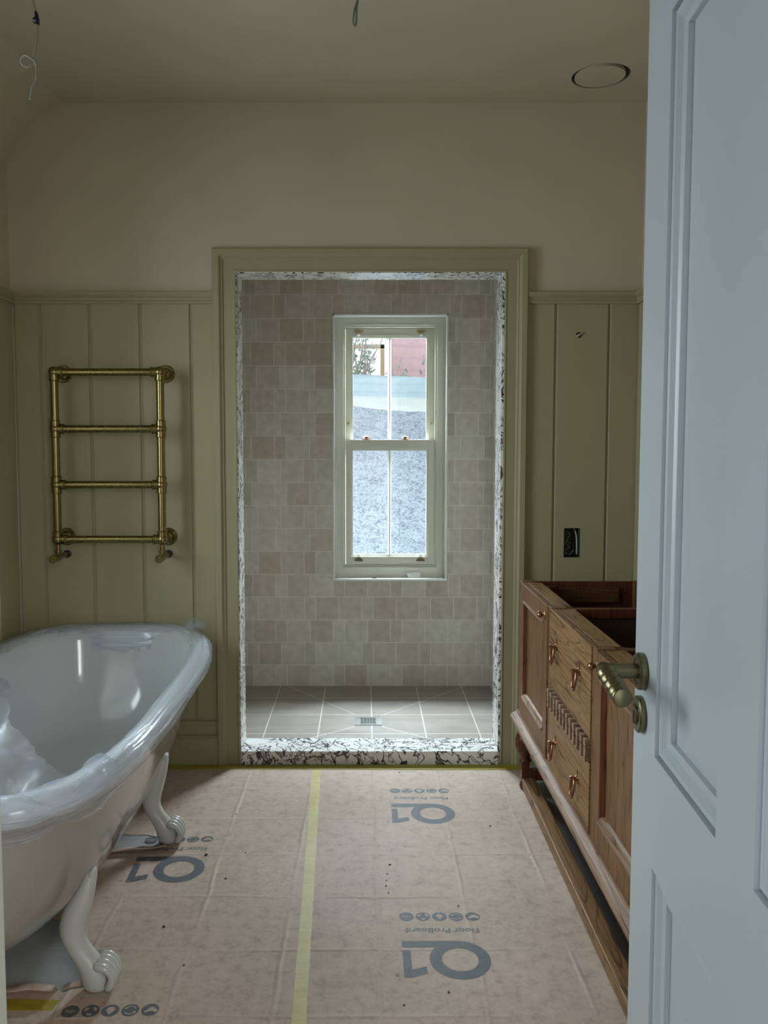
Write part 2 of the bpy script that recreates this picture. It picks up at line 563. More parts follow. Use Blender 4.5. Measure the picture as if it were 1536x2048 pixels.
b1 = boards('trim_2', [XL + .015, -1.411, -1.195, -.975, -.756, XO0 - .09], 'back', '')
struct(b1, 'sage painted tongue and groove panelling behind the towel rail', 'panelling')
b2 = boards('trim_3', [XO1 + .09, .829, 1.06, XR - .005], 'back', '')
cut(b2, [MB().lathe([(.0125, -.2), (.0125, .06)], (HOLE[0], YP, HOLE[1]), 'Y', 20), cut_box()])
struct(b2, 'sage painted tongue and groove panelling above the washstand', 'panelling')
b4 = boards('trim_13', [.47 + .2242 * i for i in range(15)], 'right', '')
struct(b4, 'sage painted panelling on the right wall behind the washstand', 'panelling')
b5 = boards('trim_14', [.47 + .23 * i for i in range(11)], 'under window', '')
struct(b5, 'sage painted panelling on the left wall beside the bathtub', 'panelling')
b3 = boards('trim_4', [2.77 + .2092 * i for i in range(5)] , 'left', '')
struct(b3, 'sage painted panelling on the left wall', 'panelling')


def dado(name, fn, a, b):
    prof = [(0, 2.037), (.012, 2.037), (.016, 2.043), (.014, 2.05), (.010, 2.053), (.012, 2.06), (.020, 2.066), (.027, 2.074), (.027, 2.084), (0, 2.084)]
    return MB().prism(prof, fn, a, b).build(name, M['sage_trim'])


bk = lambda u, v, d: (d, YW - u, v)
lf = lambda u, v, d: (XL + .015 + u, d, v)
struct(dado('trim_5', bk, XL + .015, XO0 - .095), 'sage moulded rail topping the panelling left of the opening', 'rail moulding')
struct(dado('trim_6', bk, XO1 + .10, XR), 'sage moulded rail topping the panelling right of the opening', 'rail moulding')
rt = lambda u, v, d: (XR - .015 - u, d, v)
struct(dado('trim_15', rt, YF, YW), 'sage moulded rail topping the right wall panelling', 'rail moulding')
struct(dado('trim_7', lf, 2.79, YW), 'sage moulded rail topping the left wall panelling', 'rail moulding')
skp = [(0, 0), (.018, 0), (.018, .118), (.014, .123), (.020, .126), (.020, .131), (.012, .135), (.006, .138), (.006, .184), (.014, .187), (.014, .196), (.006, .2), (0, .2)]
struct(MB().prism(skp, bk, XL + .015, XO0 - .10).build('baseboard_back', M['sage_trim']), 'tall sage skirting left of the shower opening', 'skirting')
struct(MB().prism(skp, bk, XO1 + .10, XR).build('baseboard_right', M['sage_trim']), 'tall sage skirting behind the washstand', 'skirting')
struct(MB().prism(skp, rt, YF, YW).build('baseboard_side', M['sage_trim']), 'tall sage skirting on the right wall behind the washstand', 'skirting')
struct(MB().prism(skp, lf, YF, YW).build('baseboard_left', M['sage_trim']), 'tall sage skirting on the left wall behind the bathtub', 'skirting')

# architrave around the opening (profile swept round three sides, mitred)
ap = [(0, 0), (0, .016), (.006, .018), (.012, .014), (.014, .014), (.052, .014), (.056, .018), (.058, .022), (.063, .022), (.066, .026), (.068, .030), (.072, .034), (.094, .034), (.099, .030), (.101, .024), (.101, 0)]
X0, X1, Z1 = XO0, XO1, ZO
loops = []
for u, d in ap:
    y = YW + .008 - d
    loops.append([(X0 - u, y, 0), (X0 - u, y, Z1 + u), (X1 + u, y, Z1 + u), (X1 + u, y, 0)])
arch = MB(); n = len(loops)
vs = [p for l in loops for p in l]; fs = []
for i in range(n):
    j = (i + 1) % n
    for k in range(3): fs.append((i * 4 + k, i * 4 + k + 1, j * 4 + k + 1, j * 4 + k))
fs.append(tuple(i * 4 for i in range(n))); fs.append(tuple(i * 4 + 3 for i in range(n)))
arch.add(vs, fs)
struct(arch.build('trim_8', M['sage_trim']), 'stepped sage architrave framing the shower opening', 'architrave')

# marble lining of the opening: two jambs, head and kerb
mt = .016
mar = MB()
mar.box(XO0 - mt, XO0 + .003, YW - .004, YT, 0, ZO + mt)
lin = mar.build('trim_9', M['marble'], bevel=.0015); struct(lin, 'veined marble lining on the left side of the shower opening', 'marble jamb')
lin = MB().box(XO1 - .010, XO1 + mt, YW - .004, YT, 0, ZO + mt).build('trim_10', M['marble'], bevel=.0015); struct(lin, 'veined marble lining on the right side of the shower opening', 'marble jamb')
lin = MB().box(XO0 + .003, XO1 - .010, YW - .004, YT, ZO - .003, ZO + mt).build('trim_11', M['marble'], bevel=.0015); struct(lin, 'veined marble lining under the head of the shower opening', 'marble head')
lin = MB().box(XO0 + .003, XO1 - .010, YW - .016, YT, -.02, .062).build('trim_12', M['marble'], bevel=.002); struct(lin, 'dark veined marble kerb at the foot of the shower', 'kerb')

# shower alcove
WX0, WX1, WZ0, WZ1 = -.189, .488, .611, 2.185
sb = MB()
sb.box(SX0 - .1, WX0, YS, YS + .2, SZ0 - .1, SZ1 + .1); sb.box(WX1, SX1 + .1, YS, YS + .2, SZ0 - .1, SZ1 + .1)
sb.box(WX0, WX1, YS, YS + .2, SZ0 - .1, WZ0); sb.box(WX0, WX1, YS, YS + .2, WZ1, SZ1 + .1)
struct(sb.build('wall_shower_back', M['zellige_x']), 'greige glazed square tiles on the shower wall round the window', 'wall')
struct(MB().box(SX1, SX1 + .1, YT, YS, SZ0 - .1, SZ1 + .1).build('wall_shower_right', M['zellige_y']), 'greige glazed tiles on the right side wall of the shower', 'wall')
struct(MB().box(SX0 - .1, SX0, YT, YS, SZ0 - .1, SZ1 + .1).build('wall_shower_left', M['zellige_y']), 'greige glazed tiles on the left side wall of the shower', 'wall')
struct(MB().box(SX0 - .1, SX1 + .1, YT, YS + .2, SZ1, SZ1 + .1).build('ceiling_shower', M['plaster']), 'plaster ceiling over the shower', 'ceiling')

# floor drain
dr = thing('shower_drain', (.017, 4.247, SZ0), 'rectangular steel shower drain with slotted grate in the stone floor', 'drain')
q = MB().box(-.052, -.044, 4.186, 4.308, -.058, SZ0 + .003).box(.078, .086, 4.186, 4.308, -.058, SZ0 + .003).box(-.044, .078, 4.186, 4.194, -.058, SZ0 + .003).box(-.044, .078, 4.300, 4.308, -.058, SZ0 + .003).box(-.052, .086, 4.186, 4.308, -.0595, -.057)
q.build('drain_frame', M['steel'], dr)
gr = MB()
xs = [-.044, -.026] + [-.026 + .0145 * i for i in range(1, 7)]
gr.box(-.044, -.024, 4.194, 4.300, SZ0 - .004, SZ0 + .002).box(.058, .078, 4.194, 4.300, SZ0 - .004, SZ0 + .002)
for i in range(6): gr.box(-.024 + .0152 * i, -.024 + .0152 * i + .006, 4.194, 4.300, SZ0 - .004, SZ0 + .002)
for y in (4.194, 4.211, 4.229, 4.247, 4.265, 4.283): gr.box(-.024, .058, y, y + .007 + (.006 if y in (4.194, 4.283) else 0), SZ0 - .004, SZ0 + .002)
gr.build('grate', M['steel'], dr)
MB().box(-.044, .078, 4.194, 4.300, -.056, -.050).build('drain_sump', M['dark'], dr)

# ------------------------------------------------------------------ sash window
win = thing('window_1', (.15, YS + .06, WZ0), None, None)
struct(win, 'tall narrow cream sash window in the tiled shower wall', 'window')
P = M['window_paint']
FY = 4.93
rv = MB()
t = .009
rv.box(WX0, WX0 + t, YS - .004, FY + .06, WZ0, WZ1).box(WX1 - t, WX1, YS - .004, FY + .06, WZ0, WZ1).box(WX0, WX1, YS - .004, FY + .06, WZ1 - t, WZ1)
rv.build('reveal_lining', M['white_trim'], win)
MB().box(WX0, WX1, YS - .010, FY + .06, WZ0, WZ0 + .012).build('sill', M['white_trim'], win, bevel=.001)
fr = MB()
ox0, ox1, oz0, oz1 = WX0 + t, WX1 - t, WZ0 + .012, WZ1 - t
ix0, ix1, iz0, iz1 = -.118, .418, .695, 2.118
def ring(m, a0, a1, b0, b1, c0, c1, d0, d1, y0, y1):
    """frame between outer rectangle (a0..a1, c0..c1) and inner (b0..b1, d0..d1)"""
    m.box(a0, b0, y0, y1, c0, c1); m.box(b1, a1, y0, y1, c0, c1); m.box(b0, b1, y0, y1, c0, d0); m.box(b0, b1, y0, y1, d1, c1)
ring(fr, ox0, ox1, ix0 - .012, ix1 + .012, oz0, oz1, iz0 - .012, iz1 + .012, FY, FY + .10)
ring(fr, ix0 - .012, ix1 + .012, ix0, ix1, iz0 - .012, iz1 + .012, iz0, iz1, FY + .008, FY + .10)
ring(fr, ox0, ox1, ox0 + .010, ox1 - .010, oz0, oz1, oz0 + .006, oz1 - .006, FY - .008, FY + .01)
ring(fr, ix0 - .016, ix1 + .016, ix0 - .011, ix1 + .011, iz0 - .016, iz1 + .016, iz0 - .011, iz1 + .011, FY - .006, FY + .01)
fr.build('window_frame', P, win, bevel=.0012)
gx = (-.073, .138, .159, .370)
def sash(zb, zt, gz0, gz1, y0, y1, name):
    m = MB()
    ring(m, ix0 + .002, ix1 - .002, gx[0] - .012, gx[3] + .012, zb, zt, gz0 - .012, gz1 + .012, y0, y1)
    ring(m, gx[0] - .012, gx[3] + .012, gx[0] - .006, gx[3] + .006, gz0 - .012, gz1 + .012, gz0 - .006, gz1 + .006, y0 + .006, y1)
    ring(m, gx[0] - .006, gx[3] + .006, gx[0], gx[3], gz0 - .006, gz1 + .006, gz0, gz1, y0 + .011, y1)
    s = m.build(name, P, win, bevel=.001)
    b = MB().prism([(gx[1], y0 + .02), (gx[1] + .006, y0 + .008), (gx[1] + .008, y0 + .003), (gx[2] - .008, y0 + .003), (gx[2] - .006, y0 + .008), (gx[2], y0 + .02), (gx[2], y1 - .004), (gx[1], y1 - .004)],
                   lambda u, v, d: (u, v, d), gz0 - .004, gz1 + .004)
    b.build('glazing_bar', P, s)
    MB().box(gx[0] - .003, gx[1] + .003, y0 + .024, y0 + .028, gz0 - .003, gz1 + .003).build('pane', M['glass'], s)
    MB().box(gx[2] - .003, gx[3] + .003, y0 + .024, y0 + .028, gz0 - .003, gz1 + .003).build('pane', M['glass'], s)
    return s
up = sash(1.385, iz1 - .002, 1.452, 2.062, FY + .052, FY + .092, 'upper_sash')
lo = sash(iz0 + .002, 1.452, .758, 1.386, FY + .012, FY + .050, 'lower_sash')
# hardware
def stop(x, z, dz, mat):
    m = MB()
    y = FY + (.052 if dz < 0 else .012)
    z0 = z; s = dz
    m.prism([(-.025, 0), (.025, 0), (.025, .010 * s), (.010, .020 * s), (.008, .032 * s), (-.008, .032 * s), (-.010, .020 * s), (-.025, .010 * s)], lambda u, v, d: (x + u, d, z0 + v), y - .004, y)
    m.tube([(x, y - .004, z0 + .022 * s), (x, y - .016, z0 + .022 * s)], .005, 10)
    return m
for x in (-.038, .336):
    par = up
    o = stop(x, 2.108, -1, 'brass').build('sash_stop', M['brass_bright'], win)
    MB().tube([(x, FY + .038, 2.080), (x, FY + .03, 2.072)], .009, 14).build('stop_pad', M['plastic_white'], o, smooth=False)
    o = stop(x, .718, 1, 'brass').build('sash_lift', M['bronze'], win)
    MB().tube([(x, FY + .004, .748), (x, FY - .006, .754)], .009, 14).build('stop_pad', M['plastic_white'], o)
for x in (.008, .24):
    m = MB().box(x - .028, x + .028, FY + .016, FY + .040, 1.452, 1.455)
    m.lathe([(.010, 0), (.011, .008), (.006, .013), (.004, .02), (0.0001, .022)], (x, FY + .028, 1.455), 'Z', 14)
    m.tube([(x - .018, FY + .025, 1.462), (x, FY + .02, 1.470), (x + .02, FY + .025, 1.462)], [.003, .004, .005], 8)
    m.build('sash_fastener', M['copper'], win, smooth=False)
for x in (-.103, .401):
    MB().lathe([(.0001, 0), (.009, .001), (.008, .005), (.003, .006), (.0001, .005)], (x, FY + .046, 1.55), 'Y', 16).build('sash_bolt', M['brass_bright'], win)

# bits lying on the sill
m = MB().add([(.25, FY - .012, .648), (.335, FY - .020, .6255), (.31, FY - .030, .624), (.33, FY - .008, .656), (.262, FY - .03, .6245)], [(4, 2, 1), (0, 4, 1), (0, 1, 3)])
o = m.build('paper_scrap', M['white_trim']); sm = o.modifiers.new('s', 'SOLIDIFY'); sm.thickness = .001
tag(o, 'crumpled white paper scrap lying on the window sill', 'paper')
m = MB().tube([(.045, YS + .012, .625), (.055, YS + .018, .6255), (.07, YS + .013, .625), (.066, YS + .004, .6255), (.05, YS + .004, .625), (.045, YS + .012, .625)], .0016, 8)
tag(m.build('wire_loop', M['black_rubber']), 'tiny black loop lying on the window sill', 'wire')

# unseen left wall window, added to account for the side fill
win2 = thing('added_window', (XL - .06, (LW[0] + LW[1]) / 2, LW[2]), None, None)
struct(win2, 'unseen casement window added in the left wall for side light', 'window')
m = MB()
for a0, a1, b0, b1 in ((LW[0], LW[0] + .05, LW[2], LW[3]), (LW[1] - .05, LW[1], LW[2], LW[3]), (LW[0], LW[1], LW[2], LW[2] + .05), (LW[0], LW[1], LW[3] - .05, LW[3]), ((LW[0] + LW[1]) / 2 - .02, (LW[0] + LW[1]) / 2 + .02, LW[2], LW[3])):
    m.box(XL - .09, XL - .04, a0, a1, b0, b1)
m.build('window_frame', P, win2)
MB().box(XL - .068, XL - .064, LW[0] + .04, LW[1] - .04, LW[2] + .04, LW[3] - .04).build('pane', M['glass'], win2)

# ------------------------------------------------------------------ outside
m = MB()
nx, ny = 60, 90
vs = []
for j in range(ny + 1):
    y = 5.3 + j * (4.2 / ny)
    t_ = min(1, max(0, (y - 5.9) / 3.3))
    for i in range(nx + 1):
        x = -3 + i * (6 / nx)
        z = -.15 + 1.98 * t_ ** 1.05 + .10 * noise.noise(Vector((x * .9, y * .9, 0))) * t_ + .03 * noise.noise(Vector((x * 9, y * 9, 3))) - .05 * x * t_
        vs.append((x, y, z))
fs = [(j * (nx + 1) + i, j * (nx + 1) + i + 1, (j + 1) * (nx + 1) + i + 1, (j + 1) * (nx + 1) + i) for j in range(ny) for i in range(nx)]
o = m.add(vs, fs).build('gravel_bank', M['gravel'], smooth=True); tag(o, 'pale blue-grey gravel bank rising outside the window', 'bank', None, 'structure')
o = MB().add([(-3, 9.4, 1.9), (3, 9.4, 1.68), (3, 11.2, 1.98), (-3, 11.2, 2.14)], [(0, 1, 2, 3)]).add([(-3, 9.4, 1.5), (3, 9.4, 1.5), (3, 9.4, 1.68), (-3, 9.4, 1.9)], [(0, 1, 2, 3)]).build('path', M['path'])
tag(o, 'pale path behind the gravel bank', 'path', None, 'structure')
o = MB().prism([(-3, 1.6), (3, 1.6), (3, 2.18), (-3, 2.45)], lambda u, v, d: (u, d, v), 11.0, 11.3).build('garden_wall', M['stone'])
tag(o, 'low blue-grey coursed stone wall above the gravel bank', 'wall')
o = MB().box(-4, 5, 11.3, 17, 1.0, 2.0).build('garden_ground', M['path']); tag(o, 'raised garden ground behind the stone wall', 'ground', None, 'structure')
o = MB().box(.42, 3.2, 12.6, 15, 2.0, 4.6).prism([(.3, 4.6), (3.3, 4.6), (1.8, 5.4)], lambda u, v, d: (u, d, v), 12.5, 15.1).build('boarded_shed', M['red_boards'])
tag(o, 'pinkish red boarded shed beyond the stone wall', 'shed')
def shrub(x0, x1, y, z0, z1, n, label, seed):
    rnd = random.Random(seed)
    t = thing('garden_shrub', ((x0 + x1) / 2, y, z0 - .3), label, 'shrub')
    m = MB(); lf_ = MB()
    for i in range(n):
        x = rnd.uniform(x0, x1); p = [Vector((x, y + rnd.uniform(-.25, .25), z0 - .3))]
        d = Vector((rnd.uniform(-.5, .5), rnd.uniform(-.3, .3), 1)).normalized()
        L = rnd.uniform(.5, 1) * (z1 - z0 + .3) / 5
        for k in range(5):
            d = (d + Vector((rnd.uniform(-.35, .35), rnd.uniform(-.2, .2), rnd.uniform(-.1, .2)))).normalized(); p.append(p[-1] + d * L)
            for _ in range(3):
                c = p[-1] + Vector((rnd.uniform(-.1, .1), rnd.uniform(-.1, .1), rnd.uniform(-.1, .1)))
                a = Vector((rnd.uniform(-1, 1), rnd.uniform(-1, 1), rnd.uniform(-1, 1))).normalized() * .035; b = a.orthogonal().normalized() * .018
                lf_.add([c - a, c + b, c + a, c - b], [(0, 1, 2, 3)])
        m.tube(p, [.016, .014, .012, .01, .007, .004], 6)
    m.build('branches', M['twig'], t); lf_.build('leaves', M['leaf'], t)
shrub(-1.0, .10, 11.8, 2.2, 3.4, 95, 'bare twiggy shrub above the stone wall, left half of window', 3)
shrub(.44, .46, 11.9, 2.3, 2.6, 8, 'small shrub in front of the red shed', 5)
shrub(1.05, 1.07, 11.9, 2.3, 2.8, 10, 'grey-green shrub at the right end of the red shed', 9)
o = MB().box(-.55, .30, 12.8, 12.86, 2.86, 2.92).box(.24, .30, 12.8, 12.86, 2.0, 2.92).box(-.55, -.49, 12.8, 12.86, 2.0, 2.92).build('timber_frame', M['timber'])
tag(o, 'orange timber frame standing behind the bare shrub', 'frame')

# ------------------------------------------------------------------ floor paper, prints, tape
ZPAP = .0022
ROT = -.030
left = MB().prism([(XL + .02, .35), (-.120, .35), (-.213, 3.535), (XL + .02, 3.545)], lambda u, v, d: (u, v, d), .0004, ZPAP).build('floor_protection_paper', M['kraft'])
def torn(pts, amp, seed):
    rnd = random.Random(seed); out = []
    for i, (x, y) in enumerate(pts):
        x2, y2 = pts[(i + 1) % len(pts)]
        for k in range(5):
            t = k / 5; out.append((x + (x2 - x) * t + rnd.uniform(-amp, amp), y + (y2 - y) * t + rnd.uniform(-amp, amp)))
    return out
near_hole = torn([(-1.30, 2.06), (-1.0, 2.07), (-.86, 2.09), (-.79, 2.075), (-.73, 2.10), (-.665, 2.115), (-.68, 2.16), (-.80, 2.24), (-.90, 2.40), (-1.3, 2.42)], .006, 4)
far_hole = torn([(-.95, 2.80), (-.80, 2.835), (-.74, 2.83), (-.695, 2.86), (-.70, 2.90), (-.80, 2.93), (-.95, 2.95)], .005, 8)
cut(left, [MB().prism(near_hole, lambda u, v, d: (u, v, d), -.01, .02), MB().prism(far_hole, lambda u, v, d: (u, v, d), -.01, .02)])
tag(left, 'brown printed protection paper left of the yellow tape, torn around the bathtub feet', 'floor paper')
right = MB().prism([(-.110, .35), (.664, .35), (.664, 3.28), (.70, 3.54), (-.203, 3.54)], lambda u, v, d: (u, v, d), .0006, ZPAP).build('floor_protection_paper', M['kraft'])
tag(right, 'brown printed protection paper between the yellow tape and the washstand', 'floor paper')


def flap(pts, parent, seed, lift=.05, wdt=.05):
    """a curled scrap still attached to the sheet: ribbon of paper curling up from an edge"""
    m = MB(); n = len(pts); k = 7; vs = []
    rnd = random.Random(seed)
    for i, (x, y, dx, dy) in enumerate(pts):
        w = wdt * (.6 + .4 * math.sin(PI * (i + .5) / n)) * rnd.uniform(.8, 1.15)
        for j in range(k):
            t = j / (k - 1); a = t * 1.9
            h = w * math.sin(a) * lift / .05 * .8; o = w * (1 - math.cos(a)) * .9
            vs.append((x + dx * o, y + dy * o, .003 + h * .7 + rnd.uniform(-.001, .001)))
    fs = [(i * k + j, i * k + j + 1, (i + 1) * k + j + 1, (i + 1) * k + j) for i in range(n - 1) for j in range(k - 1)]
    o = m.add(vs, fs).build('torn_flap', M['kraft_in'], parent, smooth=True); q = o.modifiers.new('s', 'SOLIDIFY'); q.thickness = .0008
    return o
flap([(-.955, 2.07, .5, -1), (-.92, 2.075, .4, -1), (-.88, 2.085, .2, -1), (-.835, 2.08, 0, -1), (-.81, 2.078, 0, -1)], left, 1, .07, .052)
flap([(-.80, 2.075, .3, 1), (-.77, 2.09, .2, 1), (-.74, 2.095, .1, 1), (-.70, 2.11, -.2, 1), (-.668, 2.118, -.4, 1)], left, 2, .03, .018)
flap([(-.94, 2.80, 0, -1), (-.88, 2.81, 0, -1), (-.82, 2.83, .1, -1), (-.76, 2.83, .2, -1), (-.71, 2.85, .3, -1)], left, 3, .05, .035)


def text_mesh(body, size, bold=.0):
    c = bpy.data.curves.new('t', 'FONT'); c.body = body; c.size = size; c.align_x = 'CENTER'; c.offset = bold; c.resolution_u = 3
    o = bpy.data.objects.new('t', c); COL.objects.link(o)
    dg = bpy.context.evaluated_depsgraph_get(); dg.update()
    me = bpy.data.meshes.new_from_object(o.evaluated_get(dg))
    vs = [tuple(v.co) for v in me.vertices]; fs = [tuple(p.vertices) for p in me.polygons]
    bpy.data.objects.remove(o); bpy.data.curves.remove(c); bpy.data.meshes.remove(me)
    return vs, fs


def logo(parent, X0, Y0, ang, body=True):
    """print as read from the far side of the room: upright frame (u right, v up) turned by 180 degrees"""
    ca, sa = math.cos(PI + ang), math.sin(PI + ang)
    z1 = ZPAP + .0004
    T = lambda u, v, z=0: (X0 + u * ca - v * sa, Y0 + u * sa + v * ca, z1 + z)
    def flat(m, poly, z=0): m.add([T(u, v, z) for u, v in poly], [tuple(range(len(poly)))])
    def ring2(m, cx, cy, r0, r1, a0=0, a1=2 * PI, n=48, z=0):
        A = arc(cx, cy, r0, a0, a1, n); B = arc(cx, cy, r1, a0, a1, n); k = len(A)
        m.add([T(u, v, z) for u, v in A + B], [(i, i + 1, k + i + 1, k + i) for i in range(k - 1)])
    if body:
        m = MB(); cq = -.0385   # ring centre left of the middle
        ring2(m, cq, 0, .051, .0855)
        flat(m, [(cq, -.0855), (.1215, -.0855), (.1215, -.0555), (cq + .058, -.0555), (cq + .046, -.045), (cq, -.052)], .0001)
        flat(m, [(.098, -.042), (.1215, -.042), (.1215, .078), (.100, .078), (.098, .078)])
        flat(m, [(.098, .078), (.057, .060), (.057, .030), (.098, .044)])
        m.build('printed_logo', M['ink'], parent)
        m = MB(); vs, fs = text_mesh('Floor ProBoard', .0345, .0004)
        m.add([T(u * 1.0 - .002, v - .148) for u, v, _ in vs], fs).build('printed_word', M['ink'], parent)
        m = MB(); ring2(m, .139, .068, .0045, .0058, n=20)
        vs, fs = text_mesh('R', .009); m.add([T(u + .139, v + .065) for u, v, _ in vs], fs).build('printed_mark', M['ink'], parent)
    cv = -.207
    for i in range(5):
        cx = -.0995 + .0503 * i
        m = MB(); flat(m, arc(cx, cv, .0222, 0, 2 * PI, 32)[:-1]); d = m.build('printed_icon', M['ink'], parent)
        g = MB()
        if i == 0:     # boot stepping under a line
            flat(g, [(cx - .019, cv - .001), (cx - .013, cv - .004), (cx - .006, cv - .010), (cx + .002, cv - .008), (cx + .004, cv - .005), (cx + .016, cv + .008), (cx + .011, cv + .010), (cx + .001, cv + .006), (cx - .006, cv + .004), (cx - .013, cv + .010), (cx - .017, cv + .009)][::-1], .0003)
            g.v = [v for v in g.v]
            flat(g, [(cx - .017, cv - .0115), (cx + .016, cv - .0125), (cx + .016, cv - .0115), (cx - .017, cv - .0105)], .0003)
        elif i == 1:   # two turning arrows
            for a in (.35, .35 + PI):
                ring2(g, cx, cv, .0125, .0155, a, a + 2.1, 14, .0003)
                e = a + 2.1; ex, ey = cx + .014 * math.cos(e), cv + .014 * math.sin(e); tx, ty = -math.sin(e), math.cos(e); nx_, ny_ = math.cos(e), math.sin(e)
                flat(g, [(ex - nx_ * .005, ey - ny_ * .005), (ex + nx_ * .005, ey + ny_ * .005), (ex + tx * .007, ey + ty * .007)], .0003)
        elif i == 2:   # drop
            flat(g, [(cx + .0, cv + .0155)] + arc(cx, cv - .003, .0105, .35, -PI - .35, 16), .0003)
        elif i == 3:   # recycling loop
            for k in range(3):
                a = PI / 2 + k * 2 * PI / 3
                P2 = lambda r, b: (cx + r * math.cos(a + b), cv + r * math.sin(a + b))
                flat(g, [P2(.0165, -.55), P2(.0175, .1), P2(.0185, .12), P2(.0150, .62), P2(.0085, .35), P2(.0105, .22), P2(.0095, -.5)], .0003)
        else:
            vs, fs = text_mesh('100g', .0145, .0002); g.add([T(u + cx, v + cv - .004, .0003) for u, v, _ in vs], fs)
        g.build('icon_symbol', M['kraft'], d)


logo(right, .2275, 2.206, 0)
logo(right, .2255, 3.106, 0)
logo(left, -.6675, 2.690, -ROT * 0 + .03)
logo(left, -.640, 1.793, .03)

tp = MB(); k = 40; vs = []
for i in range(k + 1):
    y = .36 + (3.555 - .36) * i / k; xc = -.2125 + (3.534 - y) * .0301
    w = .0185 + .0006 * math.sin(i * 2.3)
    vs += [(xc - w, y, ZPAP + .0006 + .0006 * math.sin(i * 1.7)), (xc + w, y, ZPAP + .0006 + .0005 * math.cos(i * 2.1))]
tp.add(vs, [(2 * i, 2 * i + 1, 2 * i + 3, 2 * i + 2) for i in range(k)])
o = tp.build('floor_tape', M['tape']); q = o.modifiers.new('s', 'SOLIDIFY'); q.thickness = .0004
tag(o, 'long yellow masking tape joining the two sheets of brown paper', 'tape')
rnd = random.Random(2)
n = 60; pts = []
xs = [XL + .03 + (1.02 + 1.21) * i / n for i in range(n + 1)]
poly = [(x, 3.533 + rnd.uniform(-.002, .002) - .006 * math.sin(x * 3)) for x in xs] + [(x, YW - .021) for x in xs[::-1]]
o = MB().prism(poly, lambda u, v, d: (u, v, d), ZPAP, ZPAP + .0012).build('floor_tape', M['tape_olive'])
tag(o, 'dirty yellow tape along the foot of the far wall and shower kerb', 'tape')
o = MB().prism(torn([(-1.3, 1.998), (-.80, 2.002), (-.79, 2.04), (-1.3, 2.05)], .003, 3), lambda u, v, d: (u, v, d), ZPAP, ZPAP + .001).build('floor_tape', M['tape_olive'])
tag(o, 'short piece of yellow tape beside the near bathtub foot', 'tape')

# specks and chips lying on the paper
chips = [(.085, 2.72, .006), (.075, 2.66, .004), (.07, 2.62, .004), (.068, 2.585, .005), (.075, 2.545, .004), (.29, 2.47, .004), (.22, 2.07, .006), (.47, 3.0, .005),
         (-.42, 2.80, .004), (.15, 3.50, .005), (-.555, 2.785, .008), (-.46, 2.63, .005), (.10, 2.02, .004), (-.60, 2.36, .006), (-.5, 2.18, .004), (-.50, 3.10, .004), (.38, 3.47, .003)]
first = None
for i, (x, y, r) in enumerate(chips):
    if first is None:
        m = MB(); P8 = []
        for k in range(7):
            a = 2 * PI * k / 7; rr = .006 * (.5 + .6 * random.random()); P8.append((rr * math.cos(a), rr * .7 * math.sin(a)))
        m.prism(P8, lambda u, v, d: (u, v, d), 0, .003)
        first = m.build('floor_debris', M['black_rubber']); c_ = first
    else:
        c_ = first.copy(); COL.objects.link(c_)
    c_.location = (x, y, ZPAP + .0002); c_.rotation_euler = (0, 0, i * 1.3); s_ = r / .006; c_.scale = (s_, s_ * (1.4 if i % 3 else .8), s_)
    tag(c_, 'tiny dark chip of dirt on the brown floor paper', 'debris', 'dark specks scattered on the floor paper')

# ------------------------------------------------------------------ bathtub
TX, TY, TA, TB = -1.062, 2.70, .462, .915
tub = thing('clawfoot_bathtub', (TX, TY, 0), 'white freestanding bathtub on claw feet by the panelled wall', 'bathtub')
NT = 96


def outline(off_x, off_n, off_f, z, e=3.6, tilt=True):
    """rounded outline of the tub, inset at the side, near end and far end"""
    pts = []
    for k in range(NT):
        a = 2 * PI * k / NT; c, s = math.cos(a), math.sin(a)
        ax = TA - off_x; by = TB - (off_f if s > 0 else off_n)
        x = ax * math.copysign(abs(c) ** (2 / e), c); y = by * math.copysign(abs(s) ** (2 / e), s)
        zz = z + (.018 * (y / TB) ** 2 * (1 if y > 0 else .0) if tilt else 0)
        pts.append(Vector((TX + x, TY + y, zz)))
    return pts


outer = [(.0, 0, 0, .590), (.004, .004, .004, .570), (.022, .022, .022, .553), (.048, .048, .048, .548), (.060, .062, .062, .535), (.074, .068, .074, .48), (.088, .076, .094, .40), (.114, .092, .125, .31), (.145, .110, .165, .235), (.190, .145, .22, .165), (.250, .21, .30, .122), (.33, .36, .43, .105), (.41, .65, .68, .10)]
inner = [(.0, 0, 0, .590), (.004, .004, .004, .606), (.016, .016, .016, .618), (.035, .035, .035, .622), (.055, .055, .055, .618), (.072, .072, .072, .604), (.080, .082, .082, .58), (.088, .098, .100, .50), (.100, .125, .13, .40), (.125, .165, .18, .30), (.16, .215, .24, .235), (.21, .28, .31, .195), (.29, .42, .45, .175), (.40, .65, .68, .17)]
loops = [outline(a, b, c, z, 3.6 - .9 * (i / len(outer))) for i, (a, b, c, z) in reversed(list(enumerate(outer)))]
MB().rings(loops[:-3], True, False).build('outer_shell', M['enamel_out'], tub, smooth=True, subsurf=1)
loops = loops[-4:] + [outline(a, b, c, z, 3.6 - .9 * (i / len(inner))) for i, (a, b, c, z) in list(enumerate(inner))[1:]]
bo = MB().rings(loops, True, False)
k_ = len(bo.v); bo.f.append(tuple(range(k_ - NT, k_))); bo.build('basin', M['enamel'], tub, smooth=True, subsurf=1)


